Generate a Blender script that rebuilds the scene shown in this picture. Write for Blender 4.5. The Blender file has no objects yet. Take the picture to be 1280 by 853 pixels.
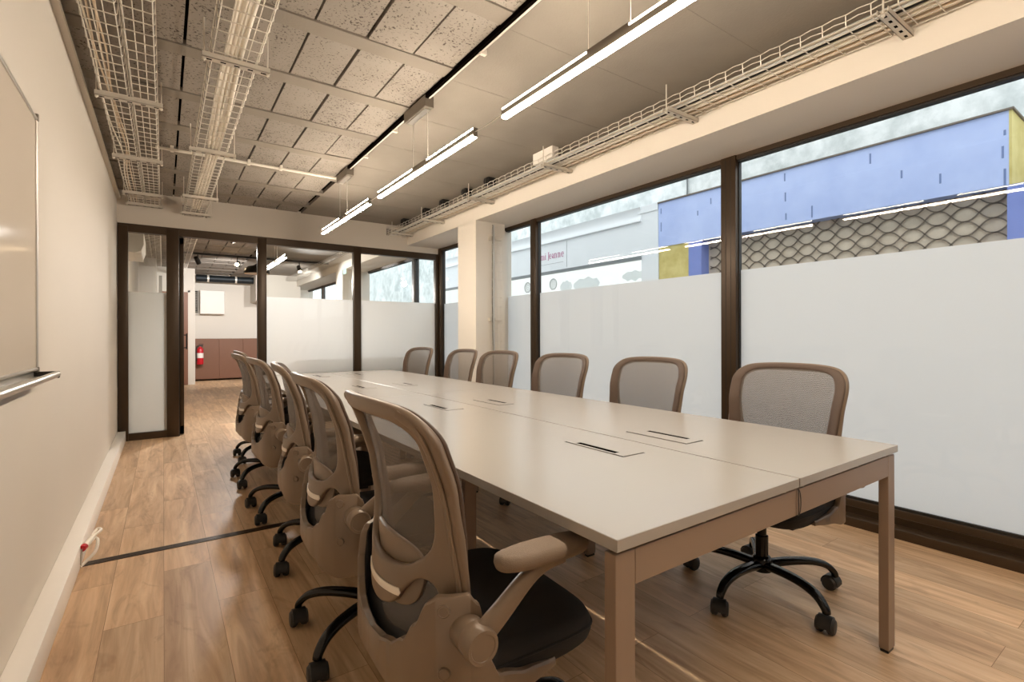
import bpy, bmesh, math, random
from mathutils import Vector, Matrix
from mathutils.geometry import delaunay_2d_cdt
random.seed(7)
S = bpy.context.scene
COL = S.collection
PI = math.pi

# ------------------------------------------------------------------ materials
def nodes(name):
    m = bpy.data.materials.new(name); m.use_nodes = True
    nt = m.node_tree; nt.nodes.clear()
    out = nt.nodes.new('ShaderNodeOutputMaterial')
    return m, nt, out
def N(nt, t, **kw):
    n = nt.nodes.new(t)
    for k, v in kw.items():
        if k in n.inputs: n.inputs[k].default_value = v
        else: setattr(n, k, v)
    return n
def L(nt, a, b): nt.links.new(a, b)
def hexc(h):
    h = h.lstrip('#'); c = [int(h[i:i+2], 16)/255 for i in (0, 2, 4)]
    return tuple((x/12.92 if x <= .04045 else ((x+.055)/1.055)**2.4) for x in c) + (1.,)
def simple(name, col, rough=.5, metal=0., var=.06, scale=8., bump=0., bscale=60., spec=.5, coat=0.):
    m, nt, out = nodes(name)
    p = N(nt, 'ShaderNodeBsdfPrincipled'); L(nt, p.outputs[0], out.inputs[0])
    p.inputs['Roughness'].default_value = rough; p.inputs['Metallic'].default_value = metal
    p.inputs['Specular IOR Level'].default_value = spec; p.inputs['Coat Weight'].default_value = coat
    tc = N(nt, 'ShaderNodeTexCoord')
    nz = N(nt, 'ShaderNodeTexNoise', Scale=scale, Detail=4.); L(nt, tc.outputs['Object'], nz.inputs['Vector'])
    c = hexc(col) if isinstance(col, str) else col
    mx = N(nt, 'ShaderNodeMix', data_type='RGBA')
    mx.inputs[6].default_value = tuple(max(0, x*(1-var)) for x in c[:3])+(1,)
    mx.inputs[7].default_value = tuple(min(1, x*(1+var)) for x in c[:3])+(1,)
    L(nt, nz.outputs[0], mx.inputs[0]); L(nt, mx.outputs[2], p.inputs['Base Color'])
    if bump:
        n2 = N(nt, 'ShaderNodeTexNoise', Scale=bscale, Detail=3.); L(nt, tc.outputs['Object'], n2.inputs['Vector'])
        b = N(nt, 'ShaderNodeBump', Strength=bump, Distance=.004); L(nt, n2.outputs[0], b.inputs['Height']); L(nt, b.outputs[0], p.inputs['Normal'])
    return m
def emit(name, col, st):
    m, nt, out = nodes(name); e = N(nt, 'ShaderNodeEmission', Strength=st); e.inputs[0].default_value = col
    L(nt, e.outputs[0], out.inputs[0]); return m

M = {}
M['wall'] = simple('white_paint', '#d0c8bd', .7, var=.02, scale=2, bump=.05, bscale=200)
M['beam'] = simple('white_beam_paint', '#e6dfd4', .7, var=.02, scale=2)
M['trunking'] = simple('white_plastic', '#ece7e0', .4, var=.01)
M['bronze'] = simple('dark_bronze_aluminium', '#3f3020', .38, metal=.35, var=.05, scale=3)
M['bronze_dark'] = simple('dark_gasket', '#1b1713', .5)
M['table'] = simple('greige_laminate', '#a29c95', .24, var=.015, scale=5, bump=.03, bscale=400)
M['table_edge'] = simple('taupe_powder_coat', '#8a7564', .4, var=.02)
M['taupe'] = simple('taupe_plastic', '#786654', .38, var=.04, scale=12, bump=.06, bscale=600)
M['taupe_fabric'] = simple('taupe_pad', '#786654', .7, var=.08, scale=60, bump=.3, bscale=500)
M['black_fabric'] = simple('black_upholstery', '#1f1b18', .85, var=.2, scale=120, bump=.3, bscale=700)
M['black_metal'] = simple('black_gloss_metal', '#14110f', .18, metal=.3, var=.1)
M['black_plastic'] = simple('black_plastic', '#1c1a18', .45)
M['caster'] = simple('dark_nylon', '#2c2824', .5)
M['silver'] = simple('pale_strip', '#e6ddd0', .3, metal=.2)
M['zinc'] = simple('galvanised_wire', '#ddd7cc', .4, metal=.2, var=.08, scale=40)
M['bracket'] = simple('galvanised_channel', '#d2cbbf', .42, metal=.25, var=.1, scale=30)
M['cream_cable'] = simple('cream_cable', '#f4eee2', .5, var=.06, scale=30)
M['pink_cable'] = simple('beige_cable', '#dcc9b2', .5, var=.06)
M['grey_cable'] = simple('grey_cable', '#d3d6d6', .45, var=.06)
M['conduit'] = simple('white_conduit', '#ece6db', .4)
M['dark'] = simple('dark_void', '#0d0a08', .9, spec=.0)
M['brown_panel'] = None
M['red'] = simple('red_paint', '#c01826', .3)
M['alu'] = simple('brushed_aluminium', '#c9c4bb', .3, metal=.8, var=.04)
M['lamp_body'] = simple('lamp_body_grey', '#7d756a', .4, metal=.4)
WARM = (1., .85, .68, 1)
M['led'] = emit('led_diffuser', WARM, 145.)
M['led_up'] = emit('led_uplight', WARM, 48.)
M['spot'] = emit('spot_bulb', (1., .72, .42, 1), 60.)
def board():
    m, nt, out = nodes('whiteboard_enamel'); d = N(nt, 'ShaderNodeBsdfDiffuse'); g = N(nt, 'ShaderNodeBsdfGlossy', Roughness=.10); mx = N(nt, 'ShaderNodeMixShader')
    tc = N(nt, 'ShaderNodeTexCoord'); n = N(nt, 'ShaderNodeTexNoise', Scale=2.); L(nt, tc.outputs['Object'], n.inputs['Vector'])
    c = N(nt, 'ShaderNodeMix', data_type='RGBA'); c.inputs[6].default_value = hexc('#bcb2a5'); c.inputs[7].default_value = hexc('#c2b8ab'); L(nt, n.outputs[0], c.inputs[0]); L(nt, c.outputs[2], d.inputs[0])
    mx.inputs[0].default_value = .05; L(nt, d.outputs[0], mx.inputs[1]); L(nt, g.outputs[0], mx.inputs[2]); L(nt, mx.outputs[0], out.inputs[0]); return m
M['board'] = board()

def wood():
    m, nt, out = nodes('oak_planks')
    p = N(nt, 'ShaderNodeBsdfPrincipled', Roughness=.42); L(nt, p.outputs[0], out.inputs[0])
    tc = N(nt, 'ShaderNodeTexCoord')
    mp = N(nt, 'ShaderNodeMapping'); mp.inputs['Rotation'].default_value = (0, 0, PI/2)
    L(nt, tc.outputs['Object'], mp.inputs['Vector'])
    br = N(nt, 'ShaderNodeTexBrick', Scale=1.)
    br.offset = .37; br.inputs['Brick Width'].default_value = 1.22; br.inputs['Row Height'].default_value = .19
    br.inputs['Mortar Size'].default_value = .0010; br.inputs['Mortar Smooth'].default_value = .3
    br.inputs['Color1'].default_value = (0, 0, 0, 1); br.inputs['Color2'].default_value = (1, 1, 1, 1); br.inputs['Mortar'].default_value = (.5, .5, .5, 1)
    br.inputs['Bias'].default_value = 0
    L(nt, mp.outputs[0], br.inputs['Vector'])
    # per plank offset of the grain
    sc = N(nt, 'ShaderNodeVectorMath', operation='SCALE'); sc.inputs[3].default_value = 7.3
    L(nt, br.outputs['Color'], sc.inputs[0])
    ad = N(nt, 'ShaderNodeVectorMath', operation='ADD'); L(nt, tc.outputs['Object'], ad.inputs[0]); L(nt, sc.outputs[0], ad.inputs[1])
    m2 = N(nt, 'ShaderNodeMapping'); m2.inputs['Scale'].default_value = (9, .8, 1); L(nt, ad.outputs[0], m2.inputs[0])
    g1 = N(nt, 'ShaderNodeTexNoise', Scale=1.6, Detail=6., Roughness=.6, Distortion=1.2); L(nt, m2.outputs[0], g1.inputs['Vector'])
    m3 = N(nt, 'ShaderNodeMapping'); m3.inputs['Scale'].default_value = (60, 2.5, 1); L(nt, ad.outputs[0], m3.inputs[0])
    g2 = N(nt, 'ShaderNodeTexNoise', Scale=1.5, Detail=5.); L(nt, m3.outputs[0], g2.inputs['Vector'])
    m4 = N(nt, 'ShaderNodeMapping'); m4.inputs['Scale'].default_value = (4.5, 1.6, 1); L(nt, ad.outputs[0], m4.inputs[0])
    kn = N(nt, 'ShaderNodeTexNoise', Scale=1.3, Detail=3., Roughness=.7, Distortion=2.); L(nt, m4.outputs[0], kn.inputs['Vector'])
    cr = N(nt, 'ShaderNodeValToRGB'); e = cr.color_ramp.elements
    e[0].position = .28; e[0].color = hexc('#b08c69'); e[1].position = .72; e[1].color = hexc('#e6c9a6')
    x = e.new(.5); x.color = hexc('#d1ae88'); L(nt, g1.outputs[0], cr.inputs[0])
    kr = N(nt, 'ShaderNodeValToRGB'); k = kr.color_ramp.elements; k[0].position = .30; k[0].color = (.62, .55, .50, 1); k[1].position = .44; k[1].color = (1, 1, 1, 1)
    L(nt, kn.outputs[0], kr.inputs[0])
    a = N(nt, 'ShaderNodeMix', data_type='RGBA', blend_type='MULTIPLY'); a.inputs[0].default_value = .55
    L(nt, cr.outputs[0], a.inputs[6]); L(nt, kr.outputs[0], a.inputs[7])
    f = N(nt, 'ShaderNodeMapRange'); f.inputs[3].default_value = .86; f.inputs[4].default_value = 1.1; L(nt, g2.outputs[0], f.inputs[0])
    b = N(nt, 'ShaderNodeMix', data_type='RGBA', blend_type='MULTIPLY'); b.inputs[0].default_value = 1.
    L(nt, a.outputs[2], b.inputs[6]); L(nt, f.outputs[0], b.inputs[7])
    # plank to plank tone
    t = N(nt, 'ShaderNodeMapRange'); t.inputs[3].default_value = .86; t.inputs[4].default_value = 1.12; L(nt, br.outputs['Color'], t.inputs[0])
    c = N(nt, 'ShaderNodeMix', data_type='RGBA', blend_type='MULTIPLY'); c.inputs[0].default_value = 1.
    L(nt, b.outputs[2], c.inputs[6]); L(nt, t.outputs[0], c.inputs[7])
    d = N(nt, 'ShaderNodeMix', data_type='RGBA'); d.inputs[7].default_value = hexc('#8a6543')
    L(nt, br.outputs['Fac'], d.inputs[0]); L(nt, c.outputs[2], d.inputs[6]); L(nt, d.outputs[2], p.inputs['Base Color'])
    bu = N(nt, 'ShaderNodeBump', Strength=.12, Distance=.003); L(nt, g2.outputs[0], bu.inputs['Height']); L(nt, bu.outputs[0], p.inputs['Normal'])
    rr = N(nt, 'ShaderNodeMapRange'); rr.inputs[3].default_value = .36; rr.inputs[4].default_value = .5; L(nt, g1.outputs[0], rr.inputs[0]); L(nt, rr.outputs[0], p.inputs['Roughness'])
    return m
M['floor'] = wood()

def porous():
    m, nt, out = nodes('porous_concrete_panel')
    p = N(nt, 'ShaderNodeBsdfPrincipled', Roughness=.9); L(nt, p.outputs[0], out.inputs[0])
    tc = N(nt, 'ShaderNodeTexCoord')
    n1 = N(nt, 'ShaderNodeTexNoise', Scale=75., Detail=3., Roughness=.65, Distortion=.4); L(nt, tc.outputs['Object'], n1.inputs['Vector'])
    n2 = N(nt, 'ShaderNodeTexNoise', Scale=3.5, Detail=3.); L(nt, tc.outputs['Object'], n2.inputs['Vector'])
    mul = N(nt, 'ShaderNodeMath', operation='MULTIPLY_ADD'); mul.inputs[1].default_value = .22; L(nt, n2.outputs[0], mul.inputs[0]); L(nt, n1.outputs[0], mul.inputs[2])
    r = N(nt, 'ShaderNodeValToRGB'); e = r.color_ramp.elements
    e[0].position = .47; e[0].color = hexc('#4a4239'); e[1].position = .53; e[1].color = hexc('#958d84')
    L(nt, mul.outputs[0], r.inputs[0]); 
    w = N(nt, 'ShaderNodeMapRange'); w.inputs[3].default_value = .85; w.inputs[4].default_value = 1.12; L(nt, n2.outputs[0], w.inputs[0])
    c = N(nt, 'ShaderNodeMix', data_type='RGBA', blend_type='MULTIPLY'); c.inputs[0].default_value = 1.; L(nt, r.outputs[0], c.inputs[6]); L(nt, w.outputs[0], c.inputs[7])
    L(nt, c.outputs[2], p.inputs['Base Color'])
    b = N(nt, 'ShaderNodeBump', Strength=.7, Distance=.008); L(nt, r.outputs[0], b.inputs['Height']); L(nt, b.outputs[0], p.inputs['Normal'])
    return m
M['porous'] = porous()
M['concrete'] = simple('smooth_concrete', '#898177', .85, var=.13, scale=4, bump=.4, bscale=90)

def mottled(name, c0, c1, scale=3., rough=.8):
    m, nt, out = nodes(name); p = N(nt, 'ShaderNodeBsdfPrincipled', Roughness=rough); L(nt, p.outputs[0], out.inputs[0])
    tc = N(nt, 'ShaderNodeTexCoord'); n = N(nt, 'ShaderNodeTexNoise', Scale=scale, Detail=8., Roughness=.65); L(nt, tc.outputs['Object'], n.inputs['Vector'])
    r = N(nt, 'ShaderNodeValToRGB'); e = r.color_ramp.elements; e[0].position = .35; e[0].color = hexc(c0); e[1].position = .62; e[1].color = hexc(c1)
    L(nt, n.outputs[0], r.inputs[0]); L(nt, r.outputs[0], p.inputs['Base Color']); return m
M['render'] = mottled('weathered_render', '#c4cac9', '#f5f7f7', 2.2)
M['white_facade'] = simple('white_facade', '#eceef0', .7, var=.02, scale=1)
M['blue'] = mottled('faded_blue_paint', '#b0c0ee', '#c4d2fa', .9, .6)
M['lilac'] = simple('lilac_paint', '#7f8fd0', .6)
M['yellow'] = mottled('faded_yellow_paint', '#c9b56a', '#dccb85', 3., .7)
M['grille_back'] = mottled('shop_shutter_backing', '#c8b8a5', '#dccdba', 2.)
M['grille'] = simple('rusty_lattice', '#75685b', .6)
M['asphalt'] = simple('asphalt', '#77787a', .9, var=.1)
M['shopglass'] = emit('sky_glow_shop_window', (.95, 1., .98, 1), 1.05)  # glow stands in for the sky reflected in the shop window
M['shopgrey'] = simple('shop_window_shape', '#eff4f2', .4)
M['shopdark'] = simple('shop_header', '#7b7f80', .5)
M['sign'] = simple('raspberry_lettering', '#b5397f', .5)
M['logo'] = simple('logo_grey', '#8a8f90', .5)
M['green'] = emit('exit_sign_face', (.75, 1., .82, 1), 1.2)
M['brown_panel'] = simple('brown_panel', '#7a533e', .5, var=.04)
M['brown_door'] = simple('brown_door', '#7d5540', .5)

def glass():
    m, nt, out = nodes('clear_glass')
    t = N(nt, 'ShaderNodeBsdfTransparent'); t.inputs[0].default_value = (.965, .98, .975, 1)
    g = N(nt, 'ShaderNodeBsdfGlossy', Roughness=.0)
    f = N(nt, 'ShaderNodeFresnel', IOR=1.45); mx = N(nt, 'ShaderNodeMixShader')
    ge = N(nt, 'ShaderNodeNewGeometry'); iv = N(nt, 'ShaderNodeMath', operation='SUBTRACT'); iv.inputs[0].default_value = 1.; L(nt, ge.outputs['Backfacing'], iv.inputs[1])
    mu = N(nt, 'ShaderNodeMath', operation='MULTIPLY'); L(nt, f.outputs[0], mu.inputs[0]); L(nt, iv.outputs[0], mu.inputs[1])
    L(nt, mu.outputs[0], mx.inputs[0]); L(nt, t.outputs[0], mx.inputs[1]); L(nt, g.outputs[0], mx.inputs[2]); L(nt, mx.outputs[0], out.inputs[0])
    return m
M['glass'] = glass()
def frost():
    m, nt, out = nodes('frosted_film')
    t = N(nt, 'ShaderNodeBsdfTranslucent'); t.inputs[0].default_value = (.81, .805, .81, 1)
    d = N(nt, 'ShaderNodeBsdfDiffuse'); d.inputs[0].default_value = (.83, .80, .785, 1)
    mx = N(nt, 'ShaderNodeMixShader'); mx.inputs[0].default_value = .42
    L(nt, t.outputs[0], mx.inputs[1]); L(nt, d.outputs[0], mx.inputs[2]); L(nt, mx.outputs[0], out.inputs[0]); return m
M['frost'] = frost()
def mesh_fabric():
    m, nt, out = nodes('taupe_mesh_fabric')
    p = N(nt, 'ShaderNodeBsdfPrincipled', Roughness=.6); p.inputs['Base Color'].default_value = hexc('#6d645c')
    t = N(nt, 'ShaderNodeBsdfTransparent'); mx = N(nt, 'ShaderNodeMixShader')
    tc = N(nt, 'ShaderNodeTexCoord')
    w = N(nt, 'ShaderNodeTexWave', Scale=38.); w.bands_direction = 'Z'; L(nt, tc.outputs['Object'], w.inputs['Vector'])
    r = N(nt, 'ShaderNodeMapRange'); r.inputs[3].default_value = .47; r.inputs[4].default_value = .53; L(nt, w.outputs['Fac'], r.inputs[0])
    L(nt, r.outputs[0], mx.inputs[0]); L(nt, p.outputs[0], mx.inputs[1]); L(nt, t.outputs[0], mx.inputs[2]); L(nt, mx.outputs[0], out.inputs[0])
    return m
M['mesh'] = mesh_fabric()
M['rim'] = simple('backlit_mesh_border', '#503f33', .6, var=.05, scale=60)  # darker than the frame: backlit shade put into the colour

# ------------------------------------------------------------------ mesh helpers
class MB:
    def __init__(s): s.v = []; s.f = []; s.mi = []
    def add(s, vs, fs, mi=0):
        o = len(s.v); s.v += [tuple(v) for v in vs]; s.f += [tuple(i+o for i in f) for f in fs]; s.mi += [mi]*len(fs); return s
    def box(s, x0, y0, z0, x1, y1, z1, mi=0):
        vs = [(x, y, z) for x in (x0, x1) for y in (y0, y1) for z in (z0, z1)]
        return s.add(vs, [(0, 1, 3, 2), (4, 6, 7, 5), (0, 4, 5, 1), (2, 3, 7, 6), (0, 2, 6, 4), (1, 5, 7, 3)], mi)
    def rbox(s, x0, y0, z0, x1, y1, z1, r=.004, seg=2, mi=0, mat=None):
        bm = bmesh.new(); bmesh.ops.create_cube(bm, size=1)
        for v in bm.verts: v.co = Vector(((v.co.x+.5)*(x1-x0)+x0, (v.co.y+.5)*(y1-y0)+y0, (v.co.z+.5)*(z1-z0)+z0))
        bmesh.ops.bevel(bm, geom=bm.edges[:], offset=r, segments=seg, affect='EDGES', profile=.5)
        if mat is not None: bmesh.ops.transform(bm, matrix=mat, verts=bm.verts[:])
        bm.verts.index_update()
        s.add([v.co[:] for v in bm.verts], [[v.index for v in f.verts] for f in bm.faces], mi); bm.free(); return s
    def tube(s, pts, r, n=6, mi=0, caps=True):
        pts = [Vector(p) for p in pts]; k = len(pts)
        rs = r if isinstance(r, (list, tuple)) else [r]*k
        ref = None; vs = []
        for i, p in enumerate(pts):
            t = (pts[min(i+1, k-1)]-pts[max(i-1, 0)]).normalized()
            if ref is None:
                ref = Vector((0, 0, 1)) if abs(t.z) < .9 else Vector((1, 0, 0))
            a = (ref - t*ref.dot(t)).normalized(); ref = a; b = t.cross(a)
            for j in range(n):
                an = 2*PI*(j+.5)/n; vs.append(p+(a*math.cos(an)+b*math.sin(an))*rs[i])
        fs = [(i*n+j, i*n+(j+1) % n, (i+1)*n+(j+1) % n, (i+1)*n+j) for i in range(k-1) for j in range(n)]
        if caps: fs += [tuple(range(n-1, -1, -1)), tuple((k-1)*n+j for j in range(n))]
        return s.add(vs, fs, mi)
    def bar(s, pts, wh, mi=0, up=(0, 0, 1), n=10, e=3.):   # rounded-rect section (w across, h along up)
        pts = [Vector(p) for p in pts]; k = len(pts); vs = []; up = Vector(up)
        for i, p in enumerate(pts):
            t = (pts[min(i+1, k-1)]-pts[max(i-1, 0)]).normalized()
            b = t.cross(up).normalized(); a = b.cross(t)
            w, h = wh[i] if isinstance(wh, list) else wh
            for j in range(n):
                an = 2*PI*(j+.5)/n; c, q = math.cos(an), math.sin(an)
                vs.append(p+b*(w/2*math.copysign(abs(c)**(2/e), c))+a*(h/2*math.copysign(abs(q)**(2/e), q)))
        fs = [(i*n+j, i*n+(j+1) % n, (i+1)*n+(j+1) % n, (i+1)*n+j) for i in range(k-1) for j in range(n)]
        fs += [tuple(range(n-1, -1, -1)), tuple((k-1)*n+j for j in range(n))]
        return s.add(vs, fs, mi)
    def lathe(s, prof, n=24, mi=0, mat=None):     # prof: (r,z) bottom to top
        vs = []; k = len(prof)
        for r, z in prof:
            for j in range(n):
                v = Vector((r*math.cos(2*PI*j/n), r*math.sin(2*PI*j/n), z)); vs.append(mat @ v if mat is not None else v)
        fs = [(i*n+j, i*n+(j+1) % n, (i+1)*n+(j+1) % n, (i+1)*n+j) for i in range(k-1) for j in range(n)]
        fs += [tuple(range(n-1, -1, -1)), tuple((k-1)*n+j for j in range(n))]
        return s.add(vs, fs, mi)
    def prism(s, pts, z0, z1, mi=0):
        n = len(pts); vs = [(x, y, z0) for x, y in pts]+[(x, y, z1) for x, y in pts]
        return s.add(vs, [tuple(range(n-1, -1, -1)), tuple(range(n, 2*n))]+[(i, (i+1) % n, n+(i+1) % n, n+i) for i in range(n)], mi)
    def plate(s, outer, holes, fn, t, grid=.02, mi=0):
        """sheet cut to outer with holes (2D), mapped by fn(a,b)->(pos, normal), thickness t along the normal, softened rim"""
        vc = []; ed = []
        for loop in [outer]+holes:
            o = len(vc); vc += [Vector(p) for p in loop]; ed += [(o+i, o+(i+1) % len(loop)) for i in range(len(loop))]
        a0 = min(p[0] for p in outer); a1 = max(p[0] for p in outer); b0 = min(p[1] for p in outer); b1 = max(p[1] for p in outer)
        nb = len(vc)
        def mind(p):
            return min((p-vc[i]).length_squared for i in range(nb))
        a = a0+grid*.5
        while a < a1:
            b = b0+grid*.5
            while b < b1:
                q = Vector((a, b))
                if mind(q) > (grid*.55)**2: vc.append(q)
                b += grid
            a += grid
        rv, re, rf, *_ = delaunay_2d_cdt(vc, ed, [], 0, 1e-5)
        def inside(p, loop):
            r = False; j = len(loop)-1
            for i in range(len(loop)):
                a_, b_ = loop[i], loop[j]
                if (a_[1] > p.y) != (b_[1] > p.y) and p.x < (b_[0]-a_[0])*(p.y-a_[1])/(b_[1]-a_[1])+a_[0]: r = not r
                j = i
            return r
        keep = []
        for f in rf:
            q = (rv[f[0]]+rv[f[1]]+rv[f[2]])/3
            if inside(q, outer) and not any(inside(q, h) for h in holes):
                d1 = rv[f[1]]-rv[f[0]]; d2 = rv[f[2]]-rv[f[0]]
                keep.append(tuple(f) if d1.x*d2.y-d1.y*d2.x > 0 else tuple(reversed(f)))
        rf = keep
        # drop loose
        used = sorted({i for f in rf for i in f}); mp = {u: k for k, u in enumerate(used)}
        tri = [tuple(mp[i] for i in f) for f in rf]; P = [rv[u] for u in used]
        cnt = {}
        for f in tri:
            for i in range(3):
                cnt[(f[i], f[(i+1) % 3])] = 1
        bd = [(x, y) for (x, y) in cnt if (y, x) not in cnt]
        nrm = {}
        for x, y in bd:
            d = P[y]-P[x]; q = Vector((d.y, -d.x)).normalized()
            nrm[x] = nrm.get(x, Vector((0, 0)))+q; nrm[y] = nrm.get(y, Vector((0, 0)))+q
        r = min(t*.42, .006)
        vs = []; n = len(P)
        def put(i, inset, h):
            q = P[i]
            if i in nrm and inset: q = q-nrm[i].normalized()*inset
            p, m = fn(q.x, q.y); vs.append(Vector(p)+Vector(m)*h)
        for i in range(n): put(i, r, t/2)
        for i in range(n): put(i, r, -t/2)
        fs = [f for f in tri]+[(f[2]+n, f[1]+n, f[0]+n) for f in tri]
        ring = {}
        def rv_(i, kk):
            key = (i, kk)
            if key not in ring:
                h = [(r*.3, t/2-r*.3), (0, t/2-r), (0, -t/2+r), (r*.3, -t/2+r*.3)][kk]; ring[key] = len(vs); put(i, *h)
            return ring[key]
        for x, y in bd:
            ch = lambda i: [i, rv_(i, 0), rv_(i, 1), rv_(i, 2), rv_(i, 3), i+n]
            cx, cy = ch(x), ch(y)
            for k in range(5): fs.append((cx[k], cx[k+1], cy[k+1], cy[k]))
        return s.add(vs, fs, mi)
    def build(s, name, mats, parent=None, smooth=35., loc=None):
        me = bpy.data.meshes.new(name); me.from_pydata(s.v, [], s.f); me.validate()
        mats = mats if isinstance(mats, list) else [mats]
        for m in mats: me.materials.append(m)
        if len(mats) > 1 and len(me.polygons) == len(s.mi): me.polygons.foreach_set('material_index', s.mi)
        bm = bmesh.new(); bm.from_mesh(me); bmesh.ops.recalc_face_normals(bm, faces=bm.faces[:]); bm.to_mesh(me); bm.free()
        if smooth:
            me.shade_smooth(); me.set_sharp_from_angle(angle=math.radians(smooth))
        o = bpy.data.objects.new(name, me); COL.objects.link(o)
        if parent: o.parent = parent
        if loc: o.location = loc
        return o

def tag(o, label, cat, group=None, kind=None):
    o['label'] = label; o['category'] = cat
    if group: o['group'] = group
    if kind: o['kind'] = kind
    return o
def thing(name, label, cat, loc=(0, 0, 0), rz=0, group=None):
    o = bpy.data.objects.new(name, None); COL.objects.link(o); o.location = loc; o.rotation_euler = (0, 0, rz)
    o.empty_display_size = .1
    return tag(o, label, cat, group)
def struct(o, label=None):
    o['kind'] = 'structure'
    if label: o['label'] = label
    return o
def dup(root, loc, rz, label=None):
    r = root.copy(); COL.objects.link(r); r.location = loc; r.rotation_euler = (0, 0, rz)
    if label: r['label'] = label
    for ch in list(root.children):
        c = ch.copy(); COL.objects.link(c); c.parent = r; c.matrix_parent_inverse = ch.matrix_parent_inverse.copy()
        for g in list(ch.children):
            d = g.copy(); COL.objects.link(d); d.parent = c; d.matrix_parent_inverse = g.matrix_parent_inverse.copy()
    return r
def smooth_pts(ctrl, n=8, closed=False):   # Catmull-Rom
    P = [Vector(p) for p in ctrl]; k = len(P); out = []
    rng = range(k) if closed else range(k-1)
    for i in rng:
        p0, p1, p2, p3 = (P[(i-1) % k], P[i], P[(i+1) % k], P[(i+2) % k]) if closed else (P[max(i-1, 0)], P[i], P[i+1], P[min(i+2, k-1)])
        for j in range(n):
            t = j/n; out.append(.5*((2*p1)+(p2-p0)*t+(2*p0-5*p1+4*p2-p3)*t*t+(3*p1-p0-3*p2+p3)*t**3))
    if not closed: out.append(P[-1])
    return out

# ------------------------------------------------------------------ room constants
XL, XB, XW = -.40, 2.86, 3.36       # wall by the whiteboard, beam face, window frame face
YB, YP, YE = -2.6, 6.70, 14.9        # behind the camera, glazed partition, far end of the next room
ZC = 2.67

struct(MB().box(XL-.3, YB-.2, -.12, 3.5, YE+.3, 0).build('floor', M['floor'], smooth=0), 'oak plank floor running through both rooms')
struct(MB().box(XL-.2, YB-.2, 0, XL, YE+.2, ZC+.3).build('wall_left', M['wall'], smooth=0), 'plain white painted wall carrying the whiteboard')
struct(MB().box(XL, YB-.2, 0, 3.5, YB, ZC+.1).build('wall_behind', M['wall'], smooth=0))
struct(MB().box(XL, YE, 0, 3.5, YE+.2, ZC+.1).build('wall_far', M['beam'], smooth=0), 'white end wall of the neighbouring room')

# ceiling: porous panels between smooth concrete bands on one side, flush slab on the other
mb = MB()
mb.box(XL-.2, YB-.2, ZC+.035, 3.7, YE+.2, ZC+.25, 2)
xs0, xs1 = .095-.26*2, 1.40
s0 = 2.077-.6125*8; k = 0
while s0+k*.6125 < YE:
    ys = s0+k*.6125; k += 1
    mb.box(XL, ys-.118, ZC, xs1+.03, ys-.006, ZC+.05, 1)               # smooth band
    x = xs0; j = 0
    while x < xs1-.02:
        g = .0075 if j % 3 else .005
        dz = random.uniform(-.003, .006)
        mb.box(x+g, ys, ZC+.004+dz, min(x+.26, xs1-.012)-g, ys+.4885, ZC+.06, 0)
        x += .26; j += 1
    x = xs1+.03                                                          # flush slab part
    mb.box(x, ys-.003+.004, ZC, 3.6, ys+.6125-.004, ZC+.05, 1)
    mb.box(x, ys-.004, ZC-.0015, 3.6, ys+.004, ZC+.03, 1)
struct(mb.build('ceiling', [M['porous'], M['concrete'], M['dark']], smooth=0), 'raw concrete ceiling of rough porous panels and smooth bands')
# fine joints of the flush slab, cast as raised ribs
# cornice strip at the head of the whiteboard wall
mb = MB(); mb.box(XL, YB, 2.60, XL+.018, YP, 2.645); mb.box(XL, YB, 2.575, XL+.03, YP, 2.60)
struct(mb.build('trim_1', M['wall'], smooth=0), 'thin cornice strip along the top of the whiteboard wall')
mb = MB(); mb.rbox(XL, YB, 0, -.33, YP-.0, .108, .004)
struct(mb.build('baseboard_left', M['trunking']), 'boxy white baseboard trunking under the whiteboard wall')

# beam and columns on the street side
struct(MB().box(XB, YB-.2, 2.405, 3.455, YE+.2, ZC+.1).build('trim_2', M['beam'], smooth=0), 'deep white beam running above the street windows')
def column(i, y0, y1, lab):
    mb = MB(); mb.box(XB, y0, 0, 3.25, y1, 2.41); mb.box(3.25, y0+.16, 0, 3.455, y1, 2.41)
    return struct(mb.build('wall_column_%d' % i, M['beam'], smooth=0), lab)
column(1, 4.79, 5.20, 'white column between the street windows')
column(2, 9.85, 10.3, 'white column in the neighbouring room')

# ------------------------------------------------------------------ street windows
FZ = 1.585   # top of the frosted film
def bay(idx, y0, y1, m0, m1, label):
    """one glazed bay y0..y1 : bronze frame with its members, clear pane, frosted film"""
    mb = MB()
    mb.box(XW, y0, 2.372, XW+.09, y1, 2.41); mb.box(XW+.012, y0, 2.360, XW+.06, y1, 2.373, 1)
    mb.rbox(3.282, y0, 0, 3.45, y1, .052, .004); mb.rbox(XW+.012, y0, .05, XW+.09, y1, .132, .003); mb.box(XW+.03, y0, .13, XW+.07, y1, .146, 1)
    mb.box(XW+.004, y0, .088, XW+.02, y1, .094)
    for (a, b) in (m0, m1):
        if b > a:
            mb.rbox(XW-.012, a, .05, XW+.07, b, 2.405, .003)
            for t in (.33, .66):
                yy = a+(b-a)*t; mb.box(XW-.0135, yy-.002, .06, XW-.011, yy+.002, 2.40, 1)
            mb.box(XW+.024, a-.007, .14, XW+.05, b+.007, 2.37, 1)
    o = struct(mb.build('window_%d' % idx, [M['bronze'], M['bronze_dark']]), label)
    g = struct(MB().box(XW+.036, y0, .14, XW+.044, y1, 2.372).build('pane', M['glass'], o, smooth=0))
    f = MB().add([(XW+.0455, y0, .14), (XW+.0455, y1, .14), (XW+.0455, y1, FZ), (XW+.0455, y0, FZ)], [(0, 1, 2, 3)]).build('frosted_film', M['frost'], o, smooth=0)
    f['label'] = 'milky frosted film'; struct(f)
Z0 = (0, 0)
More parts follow.
